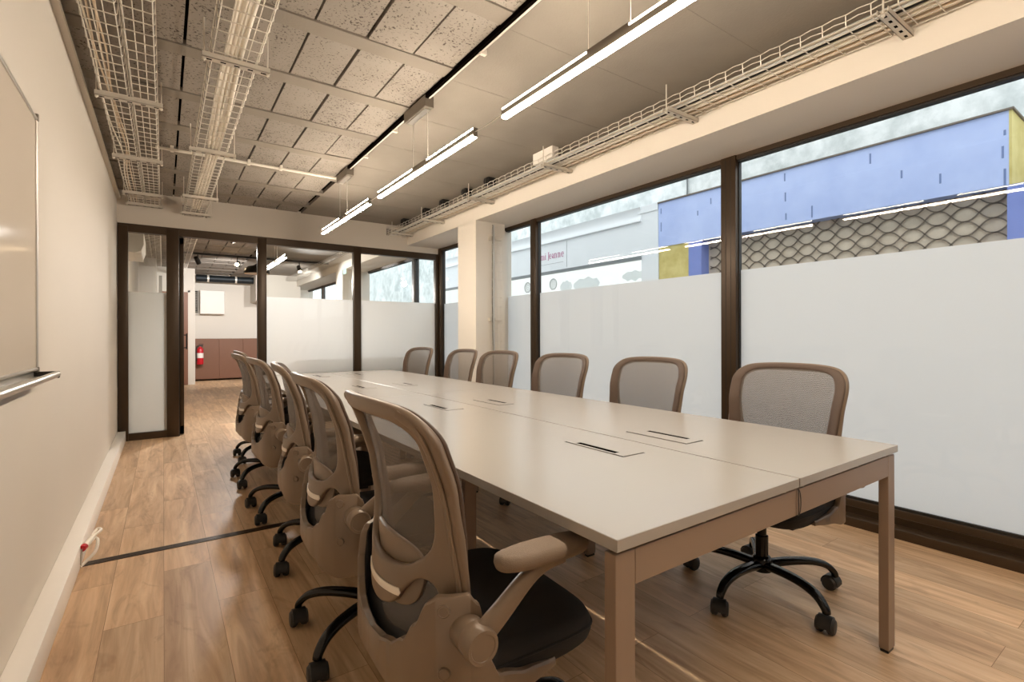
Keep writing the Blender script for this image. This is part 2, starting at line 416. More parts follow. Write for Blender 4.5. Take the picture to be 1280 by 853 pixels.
bay(1, 5.20, 6.80, Z0, (6.62, 6.74), 'narrow street window between column and glazed partition')
bay(2, 4.335, 4.95, (4.335, 4.43), Z0, 'narrow street window beside the column')
bay(3, 2.0, 4.335, (2.0, 2.115), Z0, 'wide street window facing the white shop front')
bay(4, -.35, 2.0, (-.35, -.2), Z0, 'wide street window facing the blue fascia')
bay(5, -2.6, -.35, Z0, Z0, 'street window beyond the picture edge')
bay(6, 6.80, 9.85, (7.55, 7.66), Z0, 'street window of the neighbouring room by the partition')
bay(7, 10.3, 14.9, (11.0, 11.12), (13.3, 13.4), 'far street window of the neighbouring room')

# ------------------------------------------------------------------ glazed partition
mb = MB()   # bulkhead with openings where the trays pass
zb, zt = 2.322, ZC+.02
holes = [(-.31, -.02, 2.52, 2.63), (.175, .415, 2.475, 2.62), (2.55, 2.83, 2.52, 2.64)]
x = XL
for a, b, c, d in holes:
    mb.box(x, YP, zb, a, YP+.12, zt); mb.box(a, YP, zb, b, YP+.12, c); mb.box(a, YP, d, b, YP+.12, zt); x = b
mb.box(x, YP, zb, XB, YP+.12, zt); mb.box(XB, YP, zb, XW, YP+.12, 2.41)
mb.box(XL, YP-.012, 2.61, -.31, YP, 2.64)
struct(mb.build('wall_bulkhead', M['wall'], smooth=0), 'white bulkhead above the glazed partition')
mb = MB()
mb.box(XL+.005, YP-.005, 2.236, XW+.03, YP+.075, 2.322)
for a, b in ((-.395, -.307), (.029, .143), (.936, 1.032), (2.095, 2.192), (3.31, 3.40)):
    mb.rbox(a, YP-.012, 0, b, YP+.08, 2.30, .003)
for a, b in ((-.32, .05), (1.02, 2.1), (2.18, 3.32)):
    mb.box(a, YP, 0, b, YP+.07, .075)
mb.box(.128, YP+.01, 0, .15, YP+.09, 2.25, 1)
o = struct(mb.build('wall_partition_frame', [M['bronze'], M['bronze_dark']]), 'dark bronze frame of the glazed partition')
for i, (a, b) in enumerate(((-.31, .035), (1.03, 2.1), (2.19, 3.32))):
    p = struct(MB().box(a, YP+.030, .07, b, YP+.038, 2.24).build('pane', M['glass'], o, smooth=0))
    f = MB().add([(a, YP+.0395, .07), (b, YP+.0395, .07), (b, YP+.0395, 1.598), (a, YP+.0395, 1.598)], [(0, 1, 2, 3)]).build('frosted_film', M['frost'], o, smooth=0); struct(f)
# door leaf standing open into the next room
d = thing('door_1', 'glazed bronze door standing open into the neighbouring room', 'door'); d['kind'] = 'structure'
mb = MB(); x0, x1, ya, yb = .150, .192, YP+.085, YP+.87
for a, b in ((ya, ya+.07), (yb-.07, yb)): mb.rbox(x0, a, .008, x1, b, 2.235, .003)
mb.box(x0, ya, .008, x1, yb, .1); mb.box(x0, ya, 2.16, x1, yb, 2.235)
struct(mb.build('door_frame', M['bronze'], d))
struct(MB().box(x0+.017, ya+.06, .09, x0+.025, yb-.06, 2.17).build('pane', M['glass'], d, smooth=0))
mb = MB(); mb.tube([(x1+.05, yb-.035, .95), (x1+.05, yb-.035, 1.15)], .009, 10); mb.tube([(x1-.005, yb-.035, .97), (x1+.05, yb-.035, .97)], .007, 8); mb.tube([(x1-.005, yb-.035, 1.13), (x1+.05, yb-.035, 1.13)], .007, 8)
struct(mb.build('door_handle', M['bronze_dark'], d))
# floor track of a movable wall
mb = MB(); mb.box(-.33, 3.178, 0, 3.28, 3.232, .003); mb.box(-.33, 3.19, .003, 3.28, 3.196, .0045); mb.box(-.33, 3.213, .003, 3.28, 3.219, .0045)
struct(mb.build('trim_3', M['bronze'], smooth=0), 'dark metal strip set across the oak floor')

# ------------------------------------------------------------------ meeting table
TZ = .728
tb = thing('meeting_table', 'long greige bench table with split tops, cable flaps and square legs', 'table', (1.4205, 3.08, 0))
def tl(x, y, z): return (x-1.4205, y-3.08, z)
XA, XC, XD = .708, 1.4205, 2.133
Y0, YM, Y1 = .664, 3.06, 5.47
for (a, b) in ((XA, XC-.003), (XC+.003, XD)):
    for (c, d_) in ((Y0, YM-.0015), (YM+.0015, Y1)):
        p0 = tl(a, c, TZ-.025); p1 = tl(b, d_, TZ)
        MB().rbox(*p0, *p1, .0012, 1).build('tabletop', [M['table']], tb)
def portal(y, foot, xs=(XA+.005, XD-.005)):
    for x, s in ((xs[0], 1), (xs[1], -1)):
        mb = MB(); xa, xb = sorted((x, x+s*.056)); mb.rbox(*tl(xa, y, .012), *tl(xb, y+.03, TZ-.034), .0015, 1)
        lg = mb.build('leg', M['table_edge'], tb)
        MB().rbox(*tl(xa+.004, y+.002, 0), *tl(xb-.004, y+.028, .014), .002, 1).build('foot', M['black_plastic'], lg)
    a, b = xs[0]+.056, xs[1]-.056; m = XC
    for c, d_ in ((a, m-.0015), (m+.0015, b)):
        MB().rbox(*tl(c, y, TZ-.105), *tl(d_, y+.03, TZ-.034), .0015, 1).build('crossbeam', M['table_edge'], tb)
portal(Y0+.009, True); portal(1.835, True, (1.04, 1.80)); portal(YM-.015, True, (1.0, 1.84)); portal(4.26, True, (1.04, 1.80)); portal(Y1-.04, True)
for x in (XA+.16, XC-.10, XC+.06, XD-.20):
    MB().box(*tl(x, Y0+.04, TZ-.075), *tl(x+.04, Y1-.04, TZ-.034)).build('rail', M['table_edge'], tb, smooth=0)
for x in (XA+.3, XC-.05, XC+.05, XD-.3, XD-.07):
    MB().lathe([(.006, TZ-.036), (.006, TZ-.022)], 8, mat=Matrix.Translation(tl(x, Y0+.018, 0))).build('spacer_screw', M['alu'], tb)
mb = MB(); cx = XC+.004; pts = [tl(cx+.006*math.sin(a), Y0+.006-.004*abs(math.sin(a)), TZ-.068+.036*math.cos(a)) for a in [i*PI/10 for i in range(21)]]
mb.tube(pts, .0012, 6); mb.build('cable_tie', M['black_plastic'], tb)
for yc in (1.247, 2.462, 3.77, 5.03):
    for s in (-1, 1):
        xc = XC+s*.163
        mb = MB(); fx0, fx1 = xc-.049, xc+.049; fy0, fy1 = yc-.14, yc+.14
        so = (fx0+.010, fx0+.032) if s < 0 else (fx1-.032, fx1-.010)      # slot away from the middle seam
        z0, z1 = TZ+.0002, TZ+.0022
        mb.box(*tl(fx0, fy0, z0), *tl(so[0], fy1, z1)); mb.box(*tl(so[1], fy0, z0), *tl(fx1, fy1, z1))
        mb.box(*tl(so[0], fy0, z0), *tl(so[1], fy0+.045, z1)); mb.box(*tl(so[0], fy1-.045, z0), *tl(so[1], fy1, z1))
        fl = mb.build('cable_flap', M['table'], tb, smooth=0)
        sb = MB(); sb.box(*tl(so[0], fy0+.045, TZ), *tl(so[1], fy1-.045, TZ+.0014)); sb.build('slot', M['dark'], fl, smooth=0)
        gb = MB(); w = .0028
        gb.box(*tl(fx0-w, fy0-w, TZ), *tl(fx1+w, fy0, TZ+.0005)); gb.box(*tl(fx0-w, fy1, TZ), *tl(fx1+w, fy1+w, TZ+.0005))
        gb.box(*tl(fx0-w, fy0, TZ), *tl(fx0, fy1, TZ+.0005)); gb.box(*tl(fx1, fy0, TZ), *tl(fx1+w, fy1, TZ+.0005)); gb.build('gap', M['bronze_dark'], fl, smooth=0)

# ------------------------------------------------------------------ office chair (faces local +x)
def lerp_tab(tab, z):
    if z <= tab[0][0]: return tab[0][1]
    for (a, va), (b, vb) in zip(tab, tab[1:]):
        if z <= b:
            t = (z-a)/(b-a); t = t*t*(3-2*t)*.5+t*.5; return va+(vb-va)*t
    return tab[-1][1]
BASE = [(.42, -.245), (.50, -.242), (.60, -.236), (.70, -.236), (.80, -.246), (.90, -.266), (.98, -.292)]
KK = [(.42, 1.9), (.55, 1.8), (.75, 1.25), (.98, .75)]
def back_fn(off):
    def P(s, z): return Vector((lerp_tab(BASE, z)+lerp_tab(KK, z)*s*s+off, s, z))
    def fn(s, z):
        e = .004; n = (P(s+e, z)-P(s-e, z)).cross(P(s, z+e)-P(s, z-e)).normalized()
        return P(s, z), (n if n.x > 0 else -n)
    return fn
def mirror(half):
    h = [Vector((p[0]*1.05, p[1]+max(0, p[1]-.6)*.04)) for p in half]; return [(p.x, p.y) for p in h]+[(-p.x, p.y) for p in reversed(h) if abs(p.x) > 1e-4]
def make_chair(label):
    t = thing('office_chair', label, 'chair')
    # --- five star base
    hub = MB(); hub.lathe([(.030, .085), (.040, .09), (.042, .135), (.034, .15), (.026, .155)], 24); hub.build('hub', M['black_metal'], t)
    for k in range(5):
        a = 2*PI*k/5; c, s = math.cos(a), math.sin(a)
        prof = smooth_pts([(.03, 0, .118), (.12, 0, .128), (.21, 0, .128), (.275, 0, .112), (.31, 0, .082), (.318, 0, .062)], 4)
        pts = [(p.x*c, p.x*s, p.z) for p in prof]
        w = [(.05-.022*(i/(len(pts)-1)), .032-.008*(i/(len(pts)-1))) for i in range(len(pts))]
        MB().bar(pts, w, up=(0, 0, 1) , n=12).build('base_leg', M['black_metal'], t) if False else None
        mbx = MB(); vs = []; n = 12; kk = len(prof)
        for i, p in enumerate(prof):
            tn = (prof[min(i+1, kk-1)]-prof[max(i-1, 0)]).normalized(); up = Vector((-tn.z, 0, tn.x)); w_, h_ = w[i]
            for j in range(n):
                an = 2*PI*(j+.5)/n; cc, ss = math.cos(an), math.sin(an)
                q = p+up*(h_/2*math.copysign(abs(ss)**.7, ss))+Vector((0, 1, 0))*(w_/2*math.copysign(abs(cc)**.7, cc))
                vs.append((q.x*c-q.y*s, q.x*s+q.y*c, q.z))
        fs = [(i*n+j, i*n+(j+1) % n, (i+1)*n+(j+1) % n, (i+1)*n+j) for i in range(kk-1) for j in range(n)]+[tuple(range(n-1, -1, -1)), tuple((kk-1)*n+j for j in range(n))]
        mbx.add(vs, fs).build('base_leg', M['black_metal'], t, smooth=50)
        # twin wheel caster with hood, swivelled
        b = a+[.5, -1.1, 2.2, .9, -2.0][k]; cm = Matrix.Translation((.318*c, .318*s, 0)) @ Matrix.Rotation(b, 4, 'Z')
        mb = MB(); mb.lathe([(.006, .05), (.006, .075)], 10, mat=cm)
        pr = []; hv = []
        for i in range(9):
            an = PI*(-.05+1.1*i/8); pr.append((.016+.034*math.cos(an), .031+.034*math.sin(an)))
        for y in (-.024, .024): hv += [cm @ Vector((px, y, pz)) for px, pz in pr]+[cm @ Vector((.016, y, .03))]
        q = 10; mb.add(hv, [tuple(range(q)), tuple(range(2*q-1, q-1, -1))]+[(i, (i+1) % q, q+(i+1) % q, q+i) for i in range(q)])
        cs = mb.build('caster', M['black_plastic'], t)
        mb = MB()
        for y0, y1 in ((-.032, -.006), (.006, .032)):
            wm = cm @ Matrix.Translation((.016, 0, .0302)) @ Matrix.Rotation(PI/2, 4, 'X')
            mb.lathe([(.012, y0-.002), (.024, y0), (.030, y0+.007), (.030, y1-.007), (.024, y1), (.012, y1+.002)], 20, mat=wm)
        mb.build('wheel', M['caster'], cs)
    mb = MB(); mb.lathe([(.026, .15), (.026, .24), (.019, .243), (.019, .33)], 20); mb.build('gas_lift', M['black_metal'], t)
    mb = MB(); mb.rbox(-.10, -.075, .315, .12, .075, .355, .012, 3); mb.rbox(-.12, -.20, .352, .14, .20, .372, .006)
    mb.tube([(-.09, 0, .325), (-.19, 0, .325)], .022, 16); mb.tube([(-.188, 0, .325), (-.205, 0, .325)], .026, 16)
    mech = mb.build('mechanism', M['black_plastic'], t)
    MB().tube(smooth_pts([(.03, -.06, .335), (.03, -.16, .33), (.03, -.235, .322), (.03, -.25, .318)], 4), .005, 8).build('lever', M['black_metal'], mech)
    # --- seat cushion
    def ring(cx, ax, ay, z, e=4.5, n=56, tilt=0.):
        r = []
        for j in range(n):
            an = 2*PI*j/n; c, s = math.cos(an), math.sin(an)
            x = cx+ax*math.copysign(abs(c)**(2/e), c); y = ay*math.copysign(abs(s)**(2/e), s)
            fx = max(0, (x-.12)/.13); r.append((x, y, z-(.020*fx*fx if z > .40 else 0)+(.006*max(0, -(x-.02)/.24) if z > .44 else 0)))
        return r
    prof = [(.195, .205, .368), (.225, .235, .374), (.238, .248, .388), (.242, .252, .41), (.241, .251, .433), (.232, .242, .449), (.21, .22, .459), (.16, .17, .463), (.08, .09, .460), (.01, .01, .459)]
    mb = MB(); vs = []; n = 56
    for ax, ay, z in prof: vs += ring(.008, ax, ay, z)
    fs = [(i*n+j, i*n+(j+1) % n, (i+1)*n+(j+1) % n, (i+1)*n+j) for i in range(len(prof)-1) for j in range(n)]+[tuple(range(n-1, -1, -1)), tuple((len(prof)-1)*n+j for j in range(n))]
    st = mb.add(vs, fs).build('seat', M['black_fabric'], t, smooth=60)
    rg = ring(.008, .2425, .2525, .424); MB().tube(rg+[rg[0]], .0032, 6, caps=False).build('piping', M['black_fabric'], st)
    # --- back frame
    outer = [(0, .972), (.08, .971), (.15, .966), (.195, .956), (.224, .938), (.241, .912), (.247, .88), (.246, .83), (.241, .77), (.238, .70), (.234, .64), (.231, .59), (.229, .548),
             (.180, .548), (.179, .578), (.170, .599), (.150, .606), (.124, .594), (.095, .565), (.078, .54), (.055, .523), (.028, .515), (0, .513)]
    hole = [(0, .938), (.08, .937), (.14, .933), (.174, .922), (.193, .903), (.200, .873), (.199, .82), (.194, .77), (.185, .715), (.170, .672), (.142, .645), (.11, .625), (.07, .615), (.035, .612), (0, .611)]
    def dens(h, n=3):
        return [tuple(p) for p in smooth_pts([(p[0], p[1]) for p in h], n)]
    O = dens(outer[:13])+dens(outer[13:]); Hh = dens(hole)
    fr = MB().plate(mirror(O), [mirror(Hh)], back_fn(0), .020, .022).build('back_frame', M['taupe'], t, smooth=50)
    # raised crease down each rail
    for sg in (1, -1):
        pts = [back_fn(-.011)(sg*s*1.05, z+max(0, z-.6)*.04)[0] for s, z in ((.222, .56), (.222, .62), (.222, .70), (.224, .78), (.225, .86), (.215, .92), (.18, .95))]
        MB().bar(smooth_pts(pts, 4), (.020, .008), up=(-1, 0, 0), n=10, e=2.2).build('rail_ridge', M['taupe'], fr, smooth=60)
    # pale strip on the bridge
    top = [(s, .566+.42*s*s) for s in [i*.0925/6 for i in range(7)]]; bot = [(s, z-.017) for s, z in top]
    half = top+[(.0975, .5605)]+list(reversed(bot))
    MB().plate(mirror(half), [], back_fn(-.0115), .003, .03).build('reflective_strip', M['silver'], fr)
    # mesh
    mo = [(0, .955), (.09, .954), (.15, .949), (.19, .938), (.212, .918), (.222, .89), (.222, .83), (.216, .76), (.208, .68), (.198, .60), (.185, .52), (.16, .465), (.10, .44), (.05, .435), (0, .435)]
    MB().plate(mirror(dens(mo, 2)), [], back_fn(.019), .002, .03).build('back_mesh', M['mesh'], t)
    # front rim of the frame
    rim = [(0, .968), (.08, .967), (.15, .962), (.193, .952), (.22, .934), (.236, .91), (.242, .88), (.241, .83), (.236, .77), (.229, .70), (.222, .64), (.214, .56)]
    rin = [(0, .944), (.08, .943), (.14, .938), (.172, .927), (.192, .906), (.200, .875), (.199, .83), (.193, .77), (.185, .70), (.178, .64), (.17, .56)]
    ro = dens(rim); ri = dens(rin)
    full = [(s, z) for s, z in reversed([(-a, b) for a, b in ro[1:]])]
    outl = [(-a, b) for a, b in reversed(ro[1:])]+ro+list(reversed(ri))+[(-a, b) for a, b in ri[1:]]
    outl = [(a*1.05, b+max(0, b-.6)*.04) for a, b in outl]
    MB().plate(outl, [], back_fn(.017), .012, .03).build('front_rim', M['rim'], fr, smooth=50)
    # lumbar pad
    lo = [(0, .668), (.07, .664), (.115, .652), (.135, .63), (.135, .60), (.12, .55), (.09, .525), (.04, .518), (0, .518)]
    def lum(s, z):
        p, n = back_fn(.006+.010*math.cos((z-.6)*9))(s, z); return p, n
    MB().plate(mirror(dens(lo)), [], lum, .014, .03).build('lumbar_pad', M['taupe'], t)
    # --- yoke: sweeps round the back, rises at both sides, runs forward under the seat
    plan = smooth_pts([(.075, .243), (.0, .255), (-.08, .261), (-.14, .260), (-.188, .239), (-.226, .195), (-.248, .12), (-.257, .055), (-.260, 0)], 14)
    acc = [0.]
    for i in range(1, len(plan)): acc.append(acc[-1]+(plan[i]-plan[i-1]).length)
    tot = acc[-1]; topt = [(0, .395), (.08, .405), (.155, .425), (.185, .47), (.205, .585), (.225, .605), (.285, .603), (.303, .592), (.335, .54), (.37, .497), (.42, .470), (.47, .459), (tot, .455)]
    bott = [(0, .375), (.10, .365), (.20, .345), (.28, .336), (.34, .350), (.40, .372), (tot, .386)]
    pth = [(plan[i].x, plan[i].y, lerp_lin(topt, acc[i]), lerp_lin(bott, acc[i])) for i in range(len(plan))]
    pth = pth+[(x, -y, a, b) for x, y, a, b in reversed(pth[:-1])]
    vs = []; fs = []; K = len(pth); T = .011; R = 7
    for i, (x, y, zt_, zb_) in enumerate(pth):
        x0, y0 = pth[max(i-1, 0)][:2]; x1, y1 = pth[min(i+1, K-1)][:2]
        tn = Vector((x1-x0, y1-y0, 0)).normalized(); nr = Vector((tn.y, -tn.x, 0))   # outwards
        cc = Vector((x, y, 0)); e = min(.006, (zt_-zb_)*.3)
        for off, z in ((T-.002, zb_), (T, zb_+e), (T, zt_-e), (T-.004, zt_-e*.2), (-T+.004, zt_-e*.2), (-T, zt_-e), (-T, zb_+e), (-T+.002, zb_)):
            vs.append(cc-nr*off+Vector((0, 0, z)) if False else cc+nr*(-off)+Vector((0, 0, z)))
    n = 8
    fs = [(i*n+j, i*n+(j+1) % n, (i+1)*n+(j+1) % n, (i+1)*n+j) for i in range(K-1) for j in range(n)]+[tuple(range(n-1, -1, -1)), tuple((K-1)*n+j for j in range(n))]
    mbk = MB(); mbk.v = [tuple(v) for v in vs]; mbk.f = fs; mbk.mi = [1 if (q < (K-1)*n and q % n in (0, 1, 2)) else 0 for q in range(len(fs))]
    yk = mbk.build('back_yoke', [M['taupe'], M['black_plastic']], t, smooth=40)
    for sg in (1, -1):
        for (x, z) in ((-.196, .578), (-.196, .455)):
            # cap screws on the rear outer corner
            an = math.atan2(.228, -.188); nrm = Vector((-.62, .78*sg, 0)).normalized()
            c0 = Vector((-.190, sg*.240, z)); rot = nrm.to_track_quat('Z', 'Y').to_matrix().to_4x4()
            MB().lathe([(.0125, -.004), (.0125, .0028), (.0105, .0036), (.0095, .0022)], 18, mat=Matrix.Translation(c0+nrm*.0118) @ rot).build('screw_cap', M['taupe'], yk)
    # --- flip arms
    for sg in (1, -1):
        pv = Vector((-.155, sg*.262, .535)); rm = Matrix.Translation(pv) @ Matrix.Rotation(-sg*PI/2, 4, 'X')
        mb = MB(); mb.lathe([(.030, -.012), (.034, .0), (.034, .030), (.0335, .032), (.0345, .034), (.0345, .066), (.032, .071), (.026, .071), (.025, .0695)], 28, mat=rm)
        y = sg*.308
        pts = smooth_pts([(-.155, y, .537), (-.10, y, .578), (-.045, y, .622), (.0, y, .645), (.05, y, .652)], 5)
        w = [(.028, .050-.018*min(1, i/12)) for i in range(len(pts))]
        mb.bar(pts, w, up=(0, 0, 1), n=14, e=3.)
        am = mb.build('armrest', M['taupe'], t, smooth=50)
        mb = MB(); pad = []
        for (ax, ay, z) in ((.10, .026, .650), (.112, .036, .655), (.116, .040, .666), (.114, .038, .678), (.10, .028, .684), (.02, .004, .685)):
            for j in range(36):
                an = 2*PI*j/36; c, s = math.cos(an), math.sin(an)
                pad.append((.008+ax*math.copysign(abs(c)**.72, c), sg*.300+ay*math.copysign(abs(s)**.72, s), z+.004*max(0, c)*0))
        n = 36; k = 6
        mb.add(pad, [(i*n+j, i*n+(j+1) % n, (i+1)*n+(j+1) % n, (i+1)*n+j) for i in range(k-1) for j in range(n)]+[tuple(range(n-1, -1, -1)), tuple((k-1)*n+j for j in range(n))])
        mb.build('arm_pad', M['taupe_fabric'], am, smooth=60)
    return t
def lerp_lin(tab, z):
    if z <= tab[0][0]: return tab[0][1]
    for (a, va), (b, vb) in zip(tab, tab[1:]):
        if z <= b:
            t = (z-a)/(b-a); t = t*t*(3-2*t); return va+(vb-va)*t
    return tab[-1][1]

ordw = ['nearest', 'second', 'third', 'fourth', 'fifth', 'sixth and farthest']
proto = make_chair('x')
R = math.radians
wallside = [(.655, 1.12, -2), (.675, 1.87, -3), (.735, 2.68, -9), (.725, 3.48, 1), (.725, 4.33, 1), (.82, 5.12, 0)]
winside = [(2.15, 1.165, 180), (2.17, 1.965, 184), (2.17, 2.76, 186), (2.17, 3.60, 184), (2.17, 4.255, 181), (2.17, 5.22, 188)]
wl = ['nearest the camera', 'second from the camera', 'third from the camera, turned slightly', 'fourth from the camera', 'fifth from the camera', 'sixth from the camera, pushed in deepest']
for i, (x, y, a) in enumerate(wallside):
    lab = 'taupe office chair on the whiteboard side, %s' % wl[i]
    if i == 0:
        o = proto; o.location = (x, y, 0); o.rotation_euler = (0, 0, R(a)); o['label'] = lab
    else: o = dup(proto, (x, y, 0), R(a), lab)
    o['group'] = 'office chairs along the whiteboard side'
wn = ['nearest the camera', 'second from the camera', 'third from the camera, by the narrow mullion', 'fourth from the camera, before the column', 'fifth from the camera, beside the column edge', 'sixth from the camera, next to the glazed partition']
for i, (x, y, a) in enumerate(winside):
    o = dup(proto, (x, y, 0), R(a), 'taupe office chair on the window side, %s' % wn[i])
    o['group'] = 'office chairs along the window side'

# ------------------------------------------------------------------ linear pendant lamps
def led(y0, y1, w0, w1, label, x=1.42, zb=2.222, ztop=ZC, group='linear pendant lamps over the table'):
    t = thing('linear_pendant_lamp', label, 'lamp', (x, (y0+y1)/2, zb), 0, group); cy = (y0+y1)/2
    mb = MB(); h = .05
    mb.box(-.012, y0-cy, .006, .012, y1-cy, h-.010); mb.box(-.011, w0-cy, h-.012, .011, w1-cy, h+.004)
    mb.box(-.013, y0-cy-.003, .0, .013, y0-cy, h); mb.box(-.013, y1-cy, 0, .013, y1-cy+.003, h)
    mb.build('housing', M['lamp_body'], t, smooth=0)
    MB().rbox(-.014, y0-cy, -.004, .014, y1-cy, .012, .004, 2).build('diffuser', M['led'], t)
    mb = MB(); mb.rbox(-.013, y0-cy, h-.012, .013, w0-cy, h, .003, 1); mb.rbox(-.013, w1-cy, h-.012, .013, y1-cy, h, .003, 1)
    mb.build('uplight_strip', M['led_up'], t)
    for w in (w0, w1): MB().tube([(0, w-cy, h-.002), (0, w-cy, ztop-zb)], .0014, 6).build('suspension_wire', M['conduit'], t)
    return t
led(0.605, 2.098, 1.259, 1.483, 'lit linear pendant lamp over the near end of the table')
led(2.383, 3.88, 2.986, 3.215, 'lit linear pendant lamp over the middle of the table')
led(4.11, 5.599, 4.732, 4.966, 'lit linear pendant lamp over the far end of the table')
led(-1.15, .31, -.5, -.3, 'lit linear pendant lamp behind the camera position')
led(7.6, 9.05, 8.25, 8.47, 'lit linear pendant lamp hanging beyond the glazed partition', group='linear pendant lamps of the neighbouring room')
for k, (a, b) in enumerate(((2.102, 2.380), (3.884, 4.107))):
    MB().tube([(1.42, a, 2.25), (1.42, (a+b)/2, 2.243), (1.42, b, 2.25)], .0022, 6).build('lamp_link_cable', M['conduit'])
    tag(bpy.data.objects['lamp_link_cable' if k == 0 else 'lamp_link_cable.001'], ['thin cable joining near and middle pendant lamps', 'thin cable joining middle and far pendant lamps'][k], 'cable')
# feed boxes and conduits on the ceiling
for nm, y0, y1, lab in (('a', 2.94, 3.28, 'grey lamp feed box on the ceiling above the middle pendant'), ('b', 4.60, 4.94, 'grey lamp feed box on the ceiling above the far pendant'), ('c', 1.28, 1.62, 'grey lamp feed box on the ceiling above the near pendant')):
    t = thing('lamp_feed_box', lab, 'box', (1.41, (y0+y1)/2, ZC), 0, 'lamp feed boxes on the ceiling'); h = (y1-y0)/2
    MB().rbox(-.032, -h, -.075, .032, h, 0, .003, 1).build('body', M['lamp_body'], t)
    MB().box(-.020, -h+.03, -.080, .020, h-.03, -.075).build('cover', M['alu'], t, smooth=0)
mb = MB(); mb.tube([(1.411, .2, ZC-.014), (1.411, 4.62, ZC-.014)], .0085, 10)
c = mb.build('ceiling_conduit', M['conduit']); tag(c, 'straight white conduit along the ceiling towards the partition', 'conduit')
for y in (.9, 1.7, 2.3, 3.55, 4.2): MB().rbox(1.40, y-.012, ZC-.032, 1.44, y+.012, ZC, .002, 1).build('conduit_clip', M['conduit'], c)
tag(MB().box(1.382, .2, ZC-.022, 1.402, 4.60, ZC).build('black_cable_channel', M['dark'], smooth=0), 'black cable channel beside the long white conduit', 'channel')
mb = MB(); mb.tube([(-.05, 4.92, ZC-.03), (1.37, 4.92, ZC-.03)], .012, 10)
c = mb.build('ceiling_conduit', M['conduit']); tag(c, 'white conduit crossing the ceiling from wire trays to lamp feed box', 'conduit')
for x in (.06, .62, .88): MB().rbox(x-.012, 4.90, ZC-.045, x+.012, 4.94, ZC, .002, 1).build('conduit_clip', M['conduit'], c)

# ------------------------------------------------------------------ wire cable trays
def tray(label, x0, x1, zb, h, y0, y1, nb, pitch=.1, r=.0026, rs=.0026, group='wire mesh cable trays', flare=.004, nside=1):
    mb = MB(); n = int(round((y1-y0)/pitch))
    for k in range(n+1):
        y = y0+k*pitch
        mb.tube([(x0-flare, y, zb+h), (x0, y, zb+.008), (x0+.008, y, zb), (x1-.008, y, zb), (x1, y, zb+.008), (x1+flare, y, zb+h)], r, 5)
    for i in range(nb):
        x = x0+.006+(x1-x0-.012)*i/(nb-1); mb.tube([(x, y0, zb+r*1.7), (x, y1, zb+r*1.7)], rs, 5)
    for s, x in ((-1, x0), (1, x1)):
        for j in range(nside):
            z = zb+h*(j+1)/nside; xx = x+s*flare*(j+1)/nside
            pts = []; m = int((y1-y0)/.05)
            for k in range(m+1): pts.append((xx, y0+k*.05, z+(.004 if k % 2 else -.002)))
            mb.tube(pts, rs, 4)
    o = mb.build('cable_tray', M['zinc'], smooth=60); return tag(o, label, 'cable tray', group)
tray('narrow wire tray closest to the whiteboard wall, carrying thin beige cables', -.300, -.165, 2.535, .055, -1.0, 6.76, 4)
tray('empty narrow wire tray paired beside the one near the whiteboard wall', -.150, -.030, 2.535, .055, -1.0, 6.76, 4)
tray('wire tray with a thick cream cable bundle, set apart from the pair', .195, .400, 2.50, .06, -1.0, 6.76, 5)
tray('wire tray running along the beam above the street windows', 2.585, 2.835, 2.535, .06, -1.0, 6.76, 6, nside=2)
tray('wire tray of the neighbouring room along its street beam', 2.585, 2.835, 2.535, .06, 6.86, 13.85, 4, nside=2)
tray('wire tray of the neighbouring room seen through the doorway', .195, .400, 2.50, .06, 6.86, 13.2, 4)
tray('wire tray of the neighbouring room seen through the side glass', -.30, -.03, 2.50, .06, 6.86, 12.15, 5)
# cables inside
def cable(name, mat, lab, pts, r, parent=None):
    o = MB().tube(smooth_pts(pts, 5), r, 8).build(name, mat, parent, smooth=60)
    if not parent: tag(o, lab, 'cable')
    return o
bt = thing('cable_bundle', 'thick bundle of cream cables lying in the middle wire tray', 'cable bundle', (.30, 2.8, 2.505))
offs = [(-.034, .014), (-.012, .014), (.012, .014), (.034, .014), (-.023, .034), (0, .035), (.023, .034), (.005, .055)]
for i, (dx, dz) in enumerate(offs):
    pts = []; y = -1.0
    while y < 6.75:
        w = .010*math.sin(y*1.7)+.004*math.sin(y*3.1+i); pts.append((dx+w, y-2.8, dz+.003+.003*math.sin(y*2+i))); y += .3
    cable('cable', M['cream_cable'], '', pts, .0125, bt)
for i, (lab) in enumerate(('pale cable close to the wall edge of the narrow tray', 'beige cable looping midway in the narrow tray', 'beige cable snaking in the narrow tray', 'thin beige cable between the others in the narrow tray')):
    pts = []; y = -1.0; x0 = (-.285, -.262, -.25, -.235)[i]
    while y < 6.7:
        sw = .028*math.exp(-((y-4.9+.1*i)/.45)**2)+.012*math.exp(-((y-3.2)/.3)**2)*(-1)**i
        pts.append((min(-.18, x0+.008*math.sin(y*1.3+i*2)+sw), y, 2.546+.003*math.sin(y*3+i))); y += .22
    o = cable('tray_cable', M['pink_cable'] if i else M['cream_cable'], lab, pts, .0045); o['group'] = 'thin cables in the narrow wire tray'
labs = ['grey pipe lying in the tray along the window beam, room side', 'dark cable between pipes in the tray along the window beam', 'white conduit lying in the tray along the window beam', 'beige conduit near the beam in the tray along the windows', 'grey cable against the beam in the tray along the windows', 'pale cable beside the grey pipe in the window beam tray']
for i, (x, r, mk) in enumerate(((2.640, .016, 'grey_cable'), (2.668, .006, 'black_plastic'), (2.70, .011, 'cream_cable'), (2.748, .019, 'cream_cable'), (2.80, .012, 'pink_cable'), (2.612, .006, 'cream_cable'))):
    pts = []; y = -1.0
    while y < 6.7: pts.append((x+.003*math.sin(y*1.1+i), y, 2.541+r+.001)); y += .35
    o = cable('tray_cable', M[mk], labs[i], pts, r); o['group'] = 'pipes and cables in the tray along the window beam'
